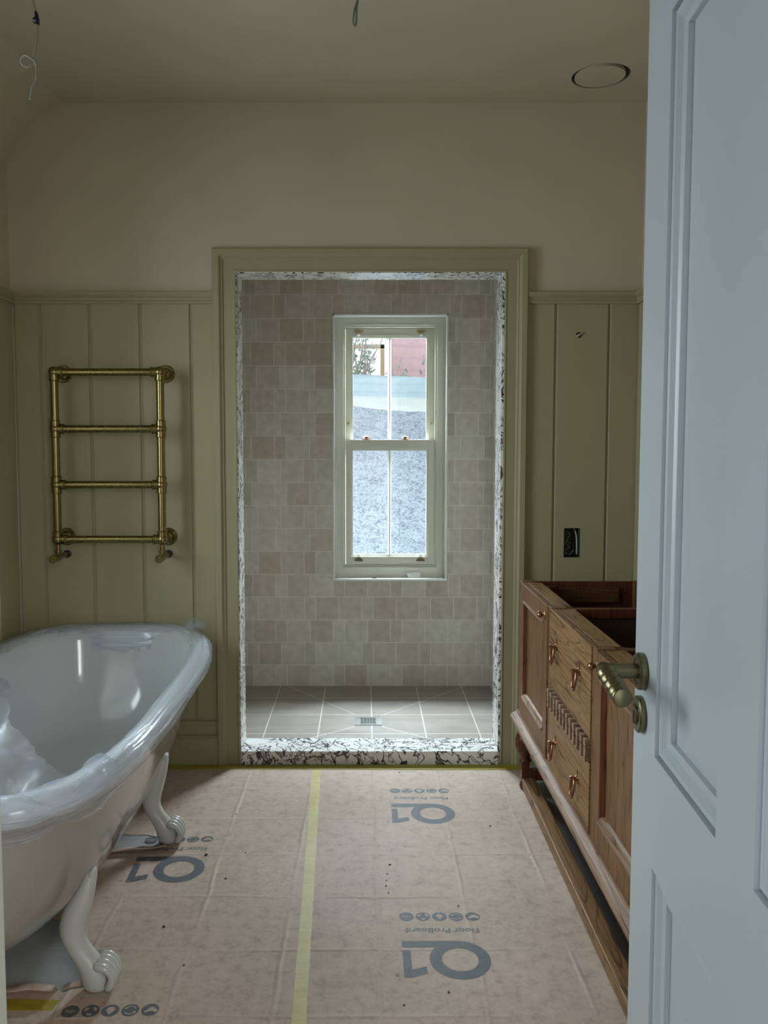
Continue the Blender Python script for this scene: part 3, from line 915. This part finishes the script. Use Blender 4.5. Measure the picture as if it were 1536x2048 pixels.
def claw_leg(sx, y, parent):
    """cast foot: bracket hugging the belly of the tub, S-shaped shank, scrolled paw"""
    xb = lambda off: TX + sx * (TA - off)
    # centreline (x, z), half width along y, half thickness
    path = [(xb(.116), .325, .010, .010), (xb(.119), .308, .020, .017), (xb(.128), .28, .028, .022), (xb(.144), .240, .036, .030), (xb(.163), .200, .038, .038), (xb(.172), .160, .034, .036),
            (xb(.162), .125, .029, .030), (xb(.142), .095, .029, .028), (xb(.122), .066, .034, .034), (xb(.110), .040, .037, .040), (xb(.108), .016, .034, .038), (xb(.110), .004, .028, .032)]
    loops = []
    for i, (x, z, hy, hx) in enumerate(path):
        a = path[max(i - 1, 0)]; b = path[min(i + 1, len(path) - 1)]
        t = Vector((b[0] - a[0], 0, b[1] - a[1])).normalized(); nrm = Vector((t.z, 0, -t.x))
        l = []
        for k in range(16):
            g = 2 * PI * k / 16
            l.append(Vector((x, y, max(z, .004))) + nrm * (hx * math.cos(g)) + Vector((0, hy * math.sin(g), 0)))
        for p in l: p.z = max(p.z, .003)
        loops.append(l)
    leg = MB().rings(loops).build('leg', M['enamel_foot'], parent, smooth=True, subsurf=1)
    # knuckled claws folding over the front of the paw
    for dy, r_ in ((-.026, .011), (-.009, .013), (.009, .013), (.026, .011)):
        m = MB(); pts = []; rs = []
        for k in range(9):
            t = k / 8; a = PI * .62 - t * PI * .95
            pts.append((xb(.112) + sx * (.016 + .036 * math.cos(a)), y + dy * (1 + .15 * math.sin(PI * t)), max(.046 + .034 * math.sin(a), r_ + .001)))
            rs.append(r_ * (1 + .16 * math.sin(t * PI * 3)) * (.75 if k in (0, 8) else 1))
        m.tube(pts, rs, 10).build('claw', M['enamel_foot'], leg, smooth=True, subsurf=1)
    # bracket hugging the belly
    m = MB()
    pr = [(.104, .330), (.116, .332), (.128, .30), (.150, .25), (.175, .205), (.205, .175), (.185, .165), (.150, .20), (.125, .25), (.105, .30)]
    m.prism([(xb(o_), z_) for o_, z_ in pr], lambda u, v, d: (u, d, v), y - .016, y + .016).build('bracket', M['enamel_foot'], leg, bevel=.006, seg=3)
    return leg


for sx in (1, -1):
    for y in (2.085, 2.875): claw_leg(sx, y, tub)

# plastic film wrapped over the rim and drooping into the bath
filmset = MB()
fp = [(.100, .100, .100, .47), (.090, .095, .095, .53), (.083, .085, .085, .575), (.076, .076, .076, .606), (.056, .056, .056, .624), (.034, .034, .034, .629), (.012, .012, .012, .624), (-.006, -.006, -.006, .600), (-.007, -.007, -.007, .575), (.012, .012, .012, .548), (.035, .035, .035, .535), (.050, .055, .055, .50)]
nf = 240
loops = []
for i, (a, b, c, z) in enumerate(fp):
    l = []
    for k in range(nf):
        an = 2 * PI * k / nf; cc, s = math.cos(an), math.sin(an); e = 3.6
        ax = TA - a; by = TB - (c if s > 0 else b)
        x = ax * math.copysign(abs(cc) ** (2 / e), cc); y = by * math.copysign(abs(s) ** (2 / e), s)
        rag = 0
        w = noise.noise(Vector((an * 9, i * .35, 1.5))) * .006 + noise.noise(Vector((an * 34, i * .6, 7))) * .003
        amp = .25 + (1 if i in (0, 1, 10, 11) else .35)
        if i in (0, 11): rag = .018 * noise.noise(Vector((an * 4, i, 4.0)))
        zz = z + .018 * (y / TB) ** 2 * (1 if y > 0 else 0) + w * amp + rag
        d_ = Vector((x / ax, y / by, 0)).normalized() * (abs(w) * amp * (1 if i >= 5 else -1))
        l.append(Vector((TX + x, TY + y, zz)) + d_)
    loops.append(l)
filmset.rings(loops, True, False)
fo = filmset.build('plastic_film', M['film_rim'], smooth=True)
uvl = fo.data.uv_layers.new(name='UVMap')
for pf in fo.data.polygons:
    ks = [fo.data.loops[li].vertex_index for li in pf.loop_indices]
    seam = max(v % nf for v in ks) - min(v % nf for v in ks) > 2
    for li, vi in zip(pf.loop_indices, ks):
        k_ = vi % nf; uvl.data[li].uv = ((k_ + (nf if seam and k_ == 0 else 0)) / nf * 4.6, (vi // nf) * .03)
tag(fo, 'clear plastic film wrapped over the rim of the white bathtub', 'plastic film')
# bunched peak at the far right corner and loose gathers near the middle of the side
def crumple(name, cx, cy, cz, rx, ry, rz, seed, parent):
    m = MB(); nu, nv = 34, 14; vs = []
    for j in range(nv + 1):
        for i in range(nu):
            a = 2 * PI * i / nu; b = (j / nv) * PI * .5
            v = Vector((math.cos(a) * math.cos(b), math.sin(a) * math.cos(b), math.sin(b)))
            r = 1 + .30 * noise.noise(v * 2.0 + Vector((seed, 0, 0))) + .07 * noise.noise(v * 7 + Vector((0, seed, 0)))
            vs.append((cx + v.x * rx * r, cy + v.y * ry * r, cz + v.z * rz * r))
    fs = [(j * nu + i, j * nu + (i + 1) % nu, (j + 1) * nu + (i + 1) % nu, (j + 1) * nu + i) for j in range(nv) for i in range(nu)]
    return m.add(vs, fs).build(name, M['film'], parent, smooth=True)
crumple('film_bunch', -.74, 3.53, .628, .05, .04, .045, 2, fo)
crumple('film_bunch', -.675, 2.02, .600, .045, .11, .042, 5, fo)
crumple('film_bunch', -.83, 1.83, .604, .11, .04, .030, 8, fo)
crumple('film_bunch', -1.32, 3.50, .622, .12, .05, .020, 11, fo)
# loose gathered sheet rising inside the near end of the bath
m = MB(); nu, nv = 56, 34; vs = []
ridge = [Vector(p) for p in ((-1.46, 2.02, .74), (-1.20, 2.12, .80), (-1.00, 2.16, .805), (-.90, 2.08, .71), (-.80, 2.00, .645), (-.685, 1.98, .605))]
foot_ = [Vector(p) for p in ((-1.46, 1.90, .60), (-1.20, 1.845, .60), (-1.00, 1.84, .602), (-.90, 1.85, .604), (-.80, 1.86, .606), (-.70, 1.90, .604))]
def lerp_path(P_, t):
    q = t * (len(P_) - 1); i = min(int(q), len(P_) - 2); return P_[i].lerp(P_[i + 1], q - i)
for j in range(nv + 1):
    t = j / nv
    for i in range(nu + 1):
        s_ = i / nu
        p = lerp_path(ridge, s_).lerp(lerp_path(foot_, s_), t)
        sag = -.05 * math.sin(PI * t) * (1 - s_)
        fold = .030 * noise.noise(Vector((s_ * 11, t * 1.6, 1))) + .012 * noise.noise(Vector((s_ * 30, t * 3, 4)))
        p = p + Vector((fold * .4, fold + sag, .025 * noise.noise(Vector((s_ * 9, t * 2, 9)))))
        vs.append(p)
fs = [(j * (nu + 1) + i, j * (nu + 1) + i + 1, (j + 1) * (nu + 1) + i + 1, (j + 1) * (nu + 1) + i) for j in range(nv) for i in range(nu)]
m.add(vs, fs).build('film_drape', M['film'], fo, smooth=True)

# ------------------------------------------------------------------ heated towel rail
RY = YW - .11
rail = thing('heated_towel_rail', (-1.09, YW, 1.0), 'aged brass ladder towel radiator fixed to the sage panelling', 'towel rail')
PX = (-1.313, -.866); RZ = (1.736, 1.497, 1.260, 1.026); RR = .0165
B_ = M['brass']
for x in PX:
    MB().tube([(x, RY, RZ[3]), (x, RY, RZ[0])], RR, 24).build('upright', B_, rail, smooth=True, auto=.6)
for z in RZ:
    MB().tube([(PX[0], RY, z), (PX[1], RY, z)], RR * .97, 24).build('crossbar', B_, rail, smooth=True, auto=.6)
for x in PX:
    for i, z in enumerate(RZ):
        m = MB()
        s_ = 1 if x == PX[0] else -1
        m.lathe([(.0001, -.0245), (.010, -.0225), (.0175, -.017), (.0225, -.009), (.0245, 0), (.0225, .009), (.0175, .017), (.010, .0225), (.0001, .0245)], (x, RY, z), 'Z')
        m.lathe([(.0205, 0), (.0205, .030 * s_), (.0225, .031 * s_), (.0225, .036 * s_), (.0185, .040 * s_)], (x, RY, z), 'X')
        if i > 0: m.lathe([(.0205, 0), (.0205, .028), (.022, .029), (.022, .034), (.0175, .037)], (x, RY, z), 'Z')
        if i < 3: m.lathe([(.0205, 0), (.0205, -.028), (.022, -.029), (.022, -.034), (.0175, -.037)], (x, RY, z), 'Z')
        m.build('ball_joint', B_, rail, smooth=True, auto=.6)
    for z in (RZ[0], RZ[3]):
        m = MB().tube([(x, RY, z), (x, YW - .002, z)], .0125, 18)
        m.lathe([(.0385, 0), (.0385, -.004), (.034, -.009), (.030, -.009), (.029, -.006), (.025, -.006), (.022, -.012), (.016, -.016), (.0001, -.016)], (x, YW, z), 'Y', 36)
        b = m.build('wall_bracket', B_, rail, smooth=True, auto=.5)
        for k in range(3):
            a = k * 2 * PI / 3 + .5
            MB().lathe([(.0035, 0), (.0035, -.0015), (.0001, -.0025)], (x + .033 * math.cos(a), YW - .0085, z + .033 * math.sin(a)), 'Y', 10).build('screw', M['bronze'], b)
    # valve under the post
    m = MB().lathe([(.010, -.020), (.010, -.045), (.0145, -.046), (.0145, -.058), (.012, -.060), (.012, -.085)], (x, RY, RZ[3]), 'Z', 20)
    m.lathe([(.0155, .004), (.0155, -.045), (.013, -.048), (.012, -.06)][::-1], (x, RY - .0, RZ[3] - .077), 'Y', 22)
    m.tube([(x, RY, RZ[3] - .077), (x, YW - .012, RZ[3] - .077)], .011, 18)
    v = m.build('valve', B_, rail, smooth=True, auto=.6)
    MB().lathe([(.0001, -.066), (.015, -.066), (.0175, -.063), (.0175, -.040), (.0155, -.036)], (x, RY, RZ[3] - .077), 'Y', 26).build('valve_knob', B_, v, smooth=True, auto=.6)
    MB().lathe([(.013, -.014), (.017, -.012), (.017, -.0005), (.013, -.0005)], (x, YW, RZ[3] - .077), 'Y', 22).build('pipe_collar', M['black_rubber'], v)

# ------------------------------------------------------------------ washstand
VX0, VX1 = .640, 1.155
VT, VBm = .868, .300
Y0v, Y1v, Y2v, Y3v = 1.715, 2.270, 2.830, 3.385     # near end, posts, far end
van = thing('oak_washstand', ((VX0 + VX1) / 2, 2.55, 0), 'long oak washstand without its top along the right wall', 'washstand')
OY, OZ, OX = M['oak_y'], M['oak_z'], M['oak_x']
pw = .042
for y in (Y0v + pw / 2, Y1v, Y2v, Y3v - pw / 2):
    MB().box(VX0 + .004, VX0 + .060, y - pw / 2, y + pw / 2, VBm - .01, VT + .002).build('front_post', OZ, van, bevel=.002)
for y in (Y0v + pw / 2, Y3v - pw / 2):
    MB().box(VX1 - .05, VX1, y - pw / 2, y + pw / 2, VBm - .01, VT).build('rear_post', OZ, van, bevel=.002)
for a, b in ((Y0v + pw, Y1v - pw / 2), (Y1v + pw / 2, Y2v - pw / 2), (Y2v + pw / 2, Y3v - pw)):
    MB().box(VX0 + .026, VX0 + .085, a, b, VT - .03, VT - .001).build('top_rail', M['oak_y'], van, bevel=.0015)
    MB().box(VX0 + .026, VX0 + .060, a, b, VBm, VBm + .03).build('bottom_rail', OY, van)
MB().box(VX1 - .03, VX1 - .004, Y0v, Y3v, VT - .10, VT - .004).build('rear_rail', M['oak_red'], van)
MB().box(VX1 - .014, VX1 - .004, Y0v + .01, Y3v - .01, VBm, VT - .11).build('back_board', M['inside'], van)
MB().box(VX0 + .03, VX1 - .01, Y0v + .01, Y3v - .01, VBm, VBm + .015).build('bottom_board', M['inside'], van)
for y in (Y0v + .012, Y3v - .012):
    MB().box(VX0 + .05, VX1 - .04, y - .010, y + .010, VBm, VT - .002).build('end_panel', M['oak_red'], van)
for y in (Y1v, Y2v):
    m = MB().box(VX0 + .06, VX1 - .03, y - .009, y + .009, VBm + .01, VT - .035)
    m.build('divider', M['inside'], van)
    MB().box(VX0 + .06, VX1 - .03, y - .017, y + .017, VT - .035, VT - .003).build('cross_rail', M['oak_red'], van, bevel=.0015)
MB().box(VX0 + .12, VX1 - .11, Y3v - .034, Y3v - .024, VT - .085, VT - .025).build('batten', OX, van)
# corner braces under the top
for y, s_ in ((Y3v - pw, -1), (Y2v, 1), (Y1v, 1)):
    MB().prism([(VX0 + .06, y + s_ * .009), (VX0 + .15, y + s_ * .017), (VX0 + .06, y + s_ * .10)], lambda u, v, d: (u, v, d), VT - .045, VT - .012).build('corner_block', M['oak_red'], van)


def vdoor(ya, yb, knob_y):
    z0, z1 = VBm + .022, VT
    sw, rt, rb = .058, .070, .085
    d = MB()
    x0, x1 = VX0, VX0 + .022
    d.box(x0, x1, ya, ya + sw, z0, z1).box(x0, x1, yb - sw, yb, z0, z1)
    d.box(x0, x1, ya + sw, yb - sw, z1 - rt, z1).box(x0, x1, ya + sw, yb - sw, z0, z0 + rb)
    o = d.build('door', OZ, van, bevel=.0015)
    MB().box(x0 + .013, x0 + .019, ya + sw, yb - sw, z0 + rb, z1 - rt).build('door_panel', OZ, o)
    # mouldings inside the frame: sides plain and dark, top and bottom with a proud ledge
    m = MB()
    for y_, s_ in ((ya + sw, 1), (yb - sw, -1)):
        MB().prism([(x0, y_), (x0 + .002, y_ + s_ * .005), (x0 + .007, y_ + s_ * .009), (x0 + .008, y_ + s_ * .014), (x0 + .014, y_ + s_ * .016), (x0 + .014, y_)], lambda u, v, dd: (u, v, dd), z0 + rb, z1 - rt).build('side_moulding', M['oak_red'], o)
    m = MB()
    for z_, s_ in ((z0 + rb, 1), (z1 - rt, -1)):
        MB().prism([(x0 - .006, z_ - s_ * .004), (x0 - .006, z_ + s_ * .002), (x0, z_ + s_ * .008), (x0 + .006, z_ + s_ * .016), (x0 + .014, z_ + s_ * .020), (x0 + .014, z_ - s_ * .004)], lambda u, v, dd: (u, dd, v), ya + sw, yb - sw).build('ledge_moulding', M['oak_pink'], o)
    k = MB().lathe([(.0001, -.030), (.008, -.029), (.012, -.024), (.0125, -.019), (.009, -.014), (.005, -.011), (.0045, -.006), (.010, -.003), (.011, 0)], (x0, knob_y, z1 - .037), 'X', 22)
    k.build('knob', M['copper'], o, smooth=True)


vdoor(Y2v + pw / 2 + .001, Y3v - pw - .001, Y2v + .055)
vdoor(Y0v + pw + .001, Y1v - pw / 2 - .001, Y1v - pw / 2 - .030)


def pull(y, z, parent):
    b = MB().lathe([(.0001, -.008), (.007, -.007), (.009, -.003), (.011, 0)], (VX0, y, z), 'X', 18)
    b.prism([(-.006, .008), (0, .026), (.006, .008), (.010, 0), (.006, -.008), (0, -.016), (-.006, -.008), (-.010, 0)], lambda u, v, d: (d, y + u, z + v), VX0 - .003, VX0)
    b.tube([(VX0 - .006, y, z), (VX0 - .018, y, z)], .004, 10)
    b.lathe([(.0001, -.026), (.006, -.025), (.008, -.020), (.006, -.015), (.004, -.014)], (VX0, y, z), 'X', 14)
    pl = b.build('pull_plate', M['copper'], parent, smooth=True, auto=.7)
    pts = []
    for k in range(25):
        a = 2 * PI * k / 24
        pts.append((VX0 - .016 + .004 * math.cos(a), y + .017 * math.sin(a), z - .028 + .030 * math.cos(a)))
    MB().tube(pts, .0040, 9, False).build('drop_ring', M['copper'], pl, smooth=True)


ya, yb = Y1v + pw / 2 + .001, Y2v - pw / 2 - .001
for z0, z1, hz in ((.600, VT, .762), (VBm + .022, .528, .433)):
    o = MB().box(VX0, VX0 + .022, ya, yb, z0, z1).build('drawer', M['oak_y'], van, bevel=.0015)
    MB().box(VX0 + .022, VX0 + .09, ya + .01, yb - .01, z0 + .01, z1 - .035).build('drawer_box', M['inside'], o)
    for y in (2.705, 2.415): pull(y, hz, o)
o = MB().box(VX0 + .006, VX0 + .026, ya, yb, .528, .600).build('fluted_strip', M['inside'], van)  # near-black backing puts the shade between the teeth into the colour
m = MB(); nt_ = 12; st = (yb - ya) / nt_
for i in range(nt_):
    y0_ = ya + i * st
    m.prism([(y0_ + .004, .532), (y0_ + st * .50, .532), (y0_ + st * .50, .572), (y0_ + st * .66, .584), (y0_ + st * .66, .594), (y0_ + .006, .596), (y0_ + .004, .590)], lambda u, v, d: (d, u, v), VX0 - .012, VX0 + .008)
m.build('fluting', M['oak_pink'], o, bevel=.001)
# projecting base moulding
bp = [(VX0 + .02, .250), (VX0 - .006, .250), (VX0 - .012, .256), (VX0 - .014, .268), (VX0 - .020, .274), (VX0 - .022, .284), (VX0 - .028, .290), (VX0 - .028, .300), (VX0 - .020, .306), (VX0 - .004, .314), (VX0 - .002, .321), (VX0 + .02, .321)]
MB().prism(bp, lambda u, v, d: (u, d, v), Y0v - .01, Y3v + .01).build('base_moulding', M['oak_pink'], van)
MB().box(VX0 + .02, VX1 - .01, Y0v, Y3v, .262, VBm).build('base_frame', M['oak_dark'], van)
# turned legs
lp = [(.022, .262), (.030, .258), (.018, .250), (.022, .244), (.036, .232), (.043, .212), (.044, .195), (.038, .172), (.028, .152), (.020, .138), (.018, .130), (.026, .126), (.027, .120), (.018, .114)]
for x in (VX0 + .025, VX1 - .045):
    for y in (Y3v - .045, Y0v + .045):
        lg = MB().lathe(lp, (x, y, 0), 'Z', 32).build('leg', M['oak_dark'], van, smooth=True)
        MB().prism([(-.017, .115), (.017, .115), (.015, .045), (.009, .032), (-.009, .032), (-.015, .045)], lambda u, v, d: (x + u, y + d, v), -.017, .017).build('leg_block', M['oak_dark'], lg, bevel=.003)
        MB().lathe([(.010, .036), (.018, .030), (.022, .018), (.019, .006), (.014, .003)], (x, y, 0), 'Z', 24).build('leg_foot', M['oak_dark'], lg, smooth=True)
# floor rails
MB().box(VX0 + .012, VX0 + .064, Y0v + .06, Y3v - .06, .012, .052).build('stretcher', OY, van, bevel=.003)
MB().box(VX1 - .07, VX1 - .03, Y0v + .06, Y3v - .06, .034, .072).build('stretcher', OY, van, bevel=.003)
for y in (Y3v - .045, Y0v + .045):
    MB().box(VX0 + .045, VX1 - .06, y - .015, y + .015, .040, .085).build('side_stretcher', M['oak_dark'], van, bevel=.003)

# ------------------------------------------------------------------ room door
# the face lies on the line from the lock edge (s = 0) to the hinge edge (s = .846)
DA = math.atan(.067)
dd = Vector((-math.sin(DA), -math.cos(DA), 0)); dn = Vector((-math.cos(DA), math.sin(DA), 0))   # along the door, out of the face
DO = Vector((.434, 1.30, 0))
door = thing('door_1', tuple(DO), None, None); struct(door, 'white painted panelled door standing open at the right edge', 'door')
DP = lambda s_, d, z: tuple(DO + dd * s_ + dn * d + Vector((0, 0, z)))
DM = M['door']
ZB, ZT = .008, 2.125
m = MB()
def dbox(m, s0, s1, z0, z1, d0, d1):
    m.prism([(s0, z0), (s1, z0), (s1, z1), (s0, z1)], lambda u, v, d: DP(u, d, v), d0, d1)
sp = [0, .118, .368, .478, .728, .846]; zp = [ZB, .235, .815, .985, 2.045, ZT]
for a, b in ((0, 1), (2, 3), (4, 5)): dbox(m, sp[a], sp[b], ZB, ZT, -.044, 0)
for a, b in ((1, 2), (3, 4)):
    for c0, c1 in ((0, 1), (2, 3), (4, 5)): dbox(m, sp[a], sp[b], zp[c0], zp[c1], -.044, 0)
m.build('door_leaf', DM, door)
for a, b in ((1, 2), (3, 4)):
    for c0, c1 in ((1, 2), (3, 4)):
        s0, s1, z0, z1 = sp[a], sp[b], zp[c0], zp[c1]
        mm = MB()
        prof = [(0, -.011), (.004, -.011), (.006, -.004), (.010, -.007), (.013, -.005), (.016, -.009), (.019, -.007), (.022, -.011), (.025, -.009), (.030, -.012), (.034, -.012), (.034, -.020)]
        lp_ = []
        for u, d in prof:
            lp_.append([DP(s0 + u, d, z0 + u), DP(s0 + u, d, z1 - u), DP(s1 - u, d, z1 - u), DP(s1 - u, d, z0 + u)])
        vs = [p for l in lp_ for p in l]; fs = []
        for i in range(len(lp_) - 1):
            for k in range(4): fs.append((i * 4 + k, i * 4 + (k + 1) % 4, (i + 1) * 4 + (k + 1) % 4, (i + 1) * 4 + k))
        kk = (len(lp_) - 1) * 4
        fs.append((kk, kk + 1, kk + 2, kk + 3))
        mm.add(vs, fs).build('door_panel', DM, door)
        bb = MB(); dbox(bb, s0 - .002, s1 + .002, z0 - .002, z1 + .002, -.036, -.022); bb.build('panel_back', DM, door)
# lever handle
BR = M['bronze']
def disc_on_door(prof, s_, z, n=40):
    mb = MB(); loops = []
    for r, h in prof:
        loops.append([DP(s_ + r * math.cos(a), h, z + r * math.sin(a)) for a in (2 * PI * k / n for k in range(n))])
    return mb.rings(loops)
hs, hz = .052, 1.094
hd = disc_on_door([(.0275, 0), (.0285, .002), (.0285, .009), (.0265, .012), (.021, .012), (.0205, .010), (.0001, .010)], hs, hz).build('door_handle', BR, door, smooth=True, auto=.5)
disc_on_door([(.0115, .009), (.0115, .052), (.0125, .056), (.0125, .066), (.0100, .070), (.0001, .071)], hs, hz, 24).build('neck', BR, hd, smooth=True, auto=.6)
mb = MB(); loops = []
cen = lambda s_, z: Vector(DP(s_, .060, z))
prof = [(-.016, .004), (-.014, .0095), (-.004, .0125)]
nb = 4
for b in range(nb):
    for k in range(7):
        t = k / 6; prof.append((.004 + b * .0256 + t * .0256, .0098 + .0052 * math.sin(PI * t)))
prof += [(.108, .0105), (.1085, .0140), (.115, .0140), (.117, .012), (.1172, .0002)]
for s_, r in prof:
    c0_ = cen(hs + s_, hz - s_ * .06)
    loops.append([c0_ + dn * (r * math.cos(a)) + Vector((0, 0, r * math.sin(a))) for a in (2 * PI * k / 24 for k in range(24))])
mb.rings(loops).build('lever', BR, hd, smooth=True, auto=.9)
es = disc_on_door([(.0275, 0), (.0285, .002), (.0285, .008), (.0265, .010), (.017, .010), (.016, .008), (.0001, .008)], .047, 1.025).build('escutcheon', BR, door, smooth=True, auto=.5)
disc_on_door([(.0001, .013), (.011, .013), (.0125, .011), (.0125, .008)][::-1], .047, 1.025, 30).build('keyhole_cover', BR, es, smooth=True, auto=.6)
mb = MB(); dbox(mb, .0435, .0505, 1.011, 1.031, .0128, .0136); mb.build('keyhole', M['dark'], es)
# hinges on the far edge
for z in (.25, 1.9):
    MB().tube([DP(.850, -.022, z), DP(.850, -.022, z + .1)], .007, 12).build('hinge', BR, door)

# ------------------------------------------------------------------ cables, boxes, ceiling plate
cp = thing('ceiling_plate', (RC[0], RC[1], ZC), 'round blanking plate set in the ceiling above the washstand', 'ceiling plate')
MB().lathe([(.0001, 0), (.0975, .0), (.098, .012), (.0001, .012)], (RC[0] - .001, RC[1] + .008, ZC), 'Z', 48, False).build('plate', M['plaster'], cp)
MB().lathe([(.1128, -.0003), (.1128, .046), (.0001, .046)], (RC[0], RC[1], ZC), 'Z', 48, False).build('recess', M['cable_grey'], cp)


def at(x, y, Y):
    a = (x - CX) / F; b = -(y - CY) / F; c, s = math.cos(PITCH), math.sin(PITCH)
    t = Y / (c + b * s); return Vector((a * t, Y, HC + (-s + b * c) * t))


def smooth_path(p, n=6):
    out = []
    for i in range(len(p) - 1):
        p0, p1, p2, p3 = p[max(i - 1, 0)], p[i], p[i + 1], p[min(i + 2, len(p) - 1)]
        for k in range(n):
            t = k / n
            out.append(.5 * ((2 * p1) + (p2 - p0) * t + (2 * p0 - 5 * p1 + 4 * p2 - p3) * t * t + (3 * p1 - p0 - 3 * p2 + p3) * t ** 3))
    return out + [p[-1]]


Yc = 2.25
p = [Vector((at(60, -10, Yc).x, Yc, ZC)), at(62, -40, Yc), at(66, 2, Yc), at(72, 25, Yc), at(75.5, 50, Yc), at(74, 75, Yc), at(71, 95, Yc), at(66.5, 114, Yc + .01), at(66, 120, Yc + .01), at(61, 131, Yc + .01), at(51, 133, Yc + .01), at(43, 126, Yc + .005), at(42, 117, Yc), at(50, 110.5, Yc - .005), at(60, 115, Yc - .008), at(69, 123, Yc - .008), at(73, 136, Yc), at(73, 150, Yc), at(72, 162, Yc), at(65, 174, Yc), at(62, 186, Yc), at(60.5, 199, Yc)]
p[0] = Vector((p[1].x - .005, Yc, ZC))
cab = MB().tube(smooth_path(p), .0026, 8).build('ceiling_cable', M['cable_grey'], smooth=True)
tag(cab, 'loose cable with a loop and dark blue tape hanging at top left', 'cable')
q = MB().tube([at(71, 23, Yc), at(73, 30, Yc), at(75, 40, Yc), at(76.5, 50, Yc)], [.0035, .0052, .005, .0035], 7)
q.tube([at(73, 34, Yc), at(66, 39, Yc - .004), at(63, 42, Yc)], [.004, .003, .0015], 6).tube([at(75, 44, Yc), at(68, 46, Yc - .004), at(65, 42, Yc)], [.004, .002, .0012], 6)
q.build('tape_wrap', M['tape_dark'], cab)
Yc = 2.0
p = [Vector((at(716, -10, Yc).x, Yc, ZC)), at(717, -40, Yc), at(715, -4, Yc), at(709, 18, Yc), at(706, 38, Yc), at(707, 50, Yc), at(711, 51, Yc), at(713, 40, Yc), at(713, 20, Yc), at(716, -2, Yc + .004), at(719, -40, Yc + .01)]
p[0] = Vector((p[1].x, Yc, ZC))
cab = MB().tube(smooth_path(p), .0026, 8).build('ceiling_cable', M['cable_grey'], smooth=True)
tag(cab, 'doubled grey cable end hanging from the ceiling at top centre', 'cable')

wc = MB().tube([(HOLE[0] - .008, YP + .03, HOLE[1] - .006), (HOLE[0] - .009, YW - .004, HOLE[1] - .006), (HOLE[0] - .001, YW - .010, HOLE[1]), (HOLE[0] + .012, YW - .004, HOLE[1] + .007)], .0042, 10)
tag(wc.build('cable_end', M['cable']), 'white cable end poking from the drilled hole in the panelling', 'cable')
MBk = MB().tube([(HOLE[0], YP + .049, HOLE[1]), (HOLE[0], YP + .0502, HOLE[1])], .0125, 20)

bb = thing('electrical_back_box', ((BOX[0] + BOX[1]) / 2, YP, BOX[2]), 'open metal back box with loose wires in the panelling above the washstand', 'electrical box')
m = MB(); x0, x1, z0, z1 = BOX[0] + .0005, BOX[1] - .0005, BOX[2] + .0005, BOX[3] - .0005; t = .0018; ya_, yb_ = YW + .002, YP + .0545
m.box(x0, x0 + t, ya_, yb_, z0, z1).box(x1 - t, x1, ya_, yb_, z0, z1).box(x0, x1, ya_, yb_, z0, z0 + t).box(x0, x1, ya_, yb_, z1 - t, z1).box(x0, x1, yb_ - t, yb_, z0, z1)
m.build('box_shell', M['metal_dark'], bb)
V3 = Vector
pts = [V3((x1 - .018, YP + .03, z1 - .003)), V3((x1 - .012, YP + .012, z1 - .03)), V3((x1 - .011, YP + .004, z0 + .06)), V3((x1 - .010, YP + .006, z0 + .012))]
MB().tube(smooth_path(pts), .0033, 8).build('wire', M['cable'], bb, smooth=True)
pts = [V3((x0 + .012, YP + .03, z1 - .015)), V3((x0 + .030, YP + .01, z1 - .03)), V3((x0 + .014, YP + .015, z0 + .062)), V3((x0 + .03, YP + .01, z0 + .045)), V3((x0 + .012, YP + .02, z0 + .022)), V3((x0 + .032, YP + .015, z0 + .010)), V3((x1 - .02, YP + .02, z0 + .03))]
MB().tube(smooth_path(pts), .0022, 8).build('wire', M['cable_grey'], bb, smooth=True)
pts = [V3((x0 + .010, YP + .03, z0 + .05)), V3((x0 + .02, YP + .012, z0 + .068)), V3((x0 + .04, YP + .02, z0 + .055))]
MB().tube(smooth_path(pts), .002, 8).build('wire', M['brass_bright'], bb, smooth=True)
